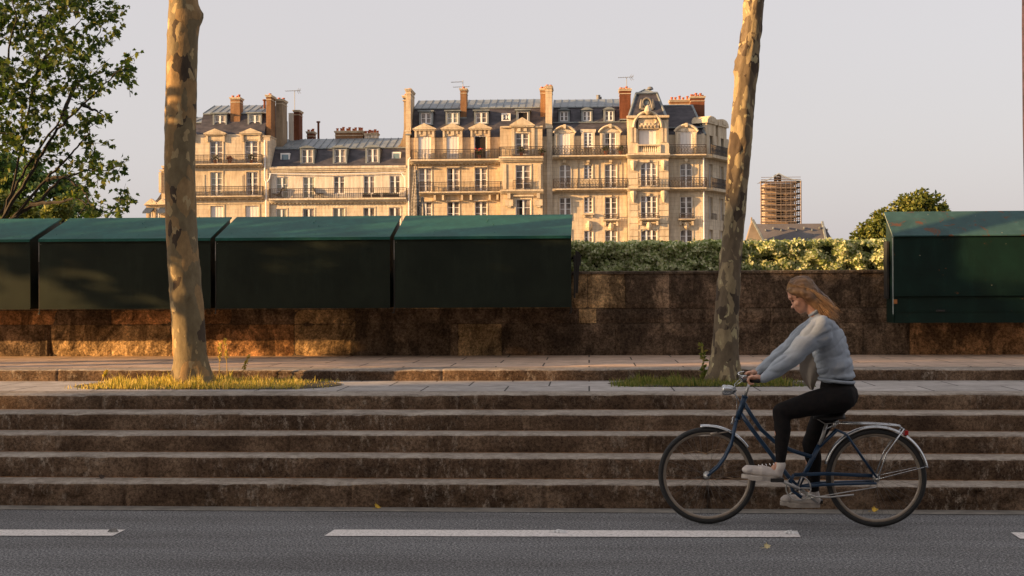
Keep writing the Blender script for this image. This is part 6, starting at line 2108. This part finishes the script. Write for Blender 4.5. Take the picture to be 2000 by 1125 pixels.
# trousers
t_ = MB()
ell(t_, q(1637, 771), (.128, .165, .108)); cap(t_, q(1632, 752), .118, q(1628, 780), .115, 18)
for sd, h_, k_, a_ in ((-1, hipN, kneeN, ankN), (1, hipF, kneeF, ankF)):
    cap(t_, h_ + Vector((0.02, 0, -.005)), .105, h_.lerp(k_, .5), .086, 18); cap(t_, h_.lerp(k_, .5), .086, k_, .061, 18)
    cap(t_, k_, .061, k_.lerp(a_, .35) + Vector((.012, 0, 0)), .057, 16); cap(t_, k_.lerp(a_, .35) + Vector((.012, 0, 0)), .057, k_.lerp(a_, .93), .038, 16)
blob('trousers', t_, M_trou, rider, .008, 5, lambda c: mno.noise(Vector((c.x * 14, c.y * 14, c.z * 26))) * .004)
# shirt tails hanging below the jumper
for edgeL, edgeR, y_ in (([(1566, 688), (1560, 705), (1560, 725), (1568, 745), (1580, 760)], [(1606, 688), (1602, 705), (1598, 725), (1592, 745), (1586, 761)], -.02),
                         ([(1648, 735), (1650, 755), (1650, 775), (1652, 788)], [(1661, 732), (1664, 755), (1664, 775), (1660, 790)], -.03)):
    m = MB(); vs, fs = [], []; nr = len(edgeL)
    for side in (0, .012):
        for (a, c_), (a2, c2) in zip(edgeL, edgeR):
            for k in range(7):
                u = k / 6; vs.append(q(a + (a2 - a) * u, c_ + (c2 - c_) * u, y_ + side + .012 * math.sin(u * 9 + c_ * .05)))
    for s0 in (0, nr * 7):
        for i in range(nr - 1):
            for k in range(6): fs.append((s0 + i * 7 + k, s0 + i * 7 + k + 1, s0 + (i + 1) * 7 + k + 1, s0 + (i + 1) * 7 + k))
    m.add(vs, fs); m.build('shirt_tail', M_shirt, rider, smooth=True)
# shoes
for sd, a_, toe, heel, sole in ((-1, ankN, (1450, 912), (1521, 921), 931), (1, ankF, (1527, 978), (1598, 981), 992)):
    y = a_.y; s1 = MB()
    T, Hl = q(toe[0], toe[1], y), q(heel[0], heel[1], y)
    cap(s1, Hl + Vector((-.02, 0, .002)), .036, T.lerp(Hl, .5) + Vector((0, 0, .004)), .042); cap(s1, T.lerp(Hl, .5) + Vector((0, 0, 0)), .040, T + Vector((.03, 0, 0)), .030)
    ell(s1, T + Vector((.035, 0, -.004)), (.045, .043, .027)); cap(s1, Hl + Vector((-.022, 0, .01)), .037, a_ + Vector((0, 0, -.012)), .038)
    sh = blob('shoe', s1, M_shoe, rider, .0045, 4)
    s2 = MB(); cs = []
    for i in range(24):
        a = 2 * math.pi * i / 24; u = math.cos(a); cs.append((u, math.sin(a)))
    L_ = (Hl.x - T.x) / 2 + .012; cx_ = (Hl.x + T.x) / 2
    zt, zb2 = q(0, sole - 6).z, q(0, sole + 1.5).z
    vs = [(cx_ + u * L_, y + w * (.045 if u < 0 else .038), zb2 + (.012 if u < -.7 else 0)) for u, w in cs] + [(cx_ + u * L_, y + w * (.047 if u < 0 else .040), zt + (.012 if u < -.7 else 0) + (.006 if u > .3 else 0)) for u, w in cs]
    s2.add(vs, [(i, (i + 1) % 24, 24 + (i + 1) % 24, 24 + i) for i in range(24)] + [tuple(range(24))[::-1], tuple(range(24, 48))])
    s2.build('sole', M_sole, sh, smooth=False)
    s3 = MB()
    for i in range(5):
        p_ = T.lerp(a_, .38 + i * .1) + Vector((0.012, 0, .008 - i * .002)); s3.tube([p_ + Vector((0, -.022, 0)), p_ + Vector((-.004, 0, .008)), p_ + Vector((0, .022, 0))], .003, 5)
    s3.build('lace', M_white, sh)
# hair: a close cap and long strands blown back
h = MB()
ell(h, H(.020, 0, .036), (.100, .088, .098), hrot, 24); ell(h, H(.045, 0, -.01), (.075, .084, .088), hrot, 20)
for sd in (-1, 1):
    cap(h, H(-.048, sd * .052, .070), .026, H(.0, sd * .076, .02), .028); cap(h, H(.0, sd * .076, .02), .028, H(.04, sd * .072, -.05), .036)
    cap(h, H(-.030, sd * .066, .035), .016, H(.01, sd * .078, -.02), .018)
    cap(h, H(.03, sd * .060, -.02), .045, q(1612, 612, sd * .05), .036)
cap(h, H(-.06, 0, .080), .022, H(0, 0, .12), .022); cap(h, H(.06, 0, 0), .06, q(1615, 600), .048); cap(h, q(1605, 590), .055, q(1614, 610, -.01), .034)
hair = blob('hair', h, M_hair, rider, .006, 3, lambda c: mno.noise(Vector(((c.x * .7 - c.z) * 30, c.y * 70, (c.z + c.x) * 16))) * .006)
s_ = MB(); rs = random.Random(9)
for i in range(900):
    a = rs.uniform(-1, 1)
    th = rs.uniform(-.2, 1.3)
    p0 = H(-.07 + .10 * (1 - math.cos(th)), a * .082 * (.35 + .65 * min(1, abs(th))), .095 - .02 * th ** 2 + .02 * math.sin(th * 2))
    dv = p0 - H(.02, 0, .036); dl = math.sqrt((dv.x / .106) ** 2 + (dv.y / .094) ** 2 + (dv.z / .104) ** 2)
    p0 = H(.02, 0, .036) + dv / max(dl, .01) * 1.0
    far = rs.random()
    far = far ** 1.7
    e = q(1605 + 27 * far + rs.uniform(-13, 13), 606 + 14 * far + rs.uniform(-17, 17), a * .085 + rs.uniform(-.03, .03))
    wv_ = rs.uniform(.004, .012); wp = rs.uniform(0, 6)
    mid = H(.085 + rs.uniform(-.01, .015), a * .085, .0 + rs.uniform(-.04, .05))
    pts_ = []
    for k in range(9):
        u = k / 8; pts_.append(p0 * (1 - u) ** 2 + mid * 2 * u * (1 - u) + e * u * u + Vector((0, math.sin(u * 7 + wp) * wv_ * u, math.cos(u * 8 + wp) * wv_ * u)))
    s_.tube(pts_, [.0016, .0018, .0018, .0018, .0016, .0014, .0011, .0008, .0004], 4, caps=False)
s_.build('loose_hair', M_hair2, hair, smooth=True)
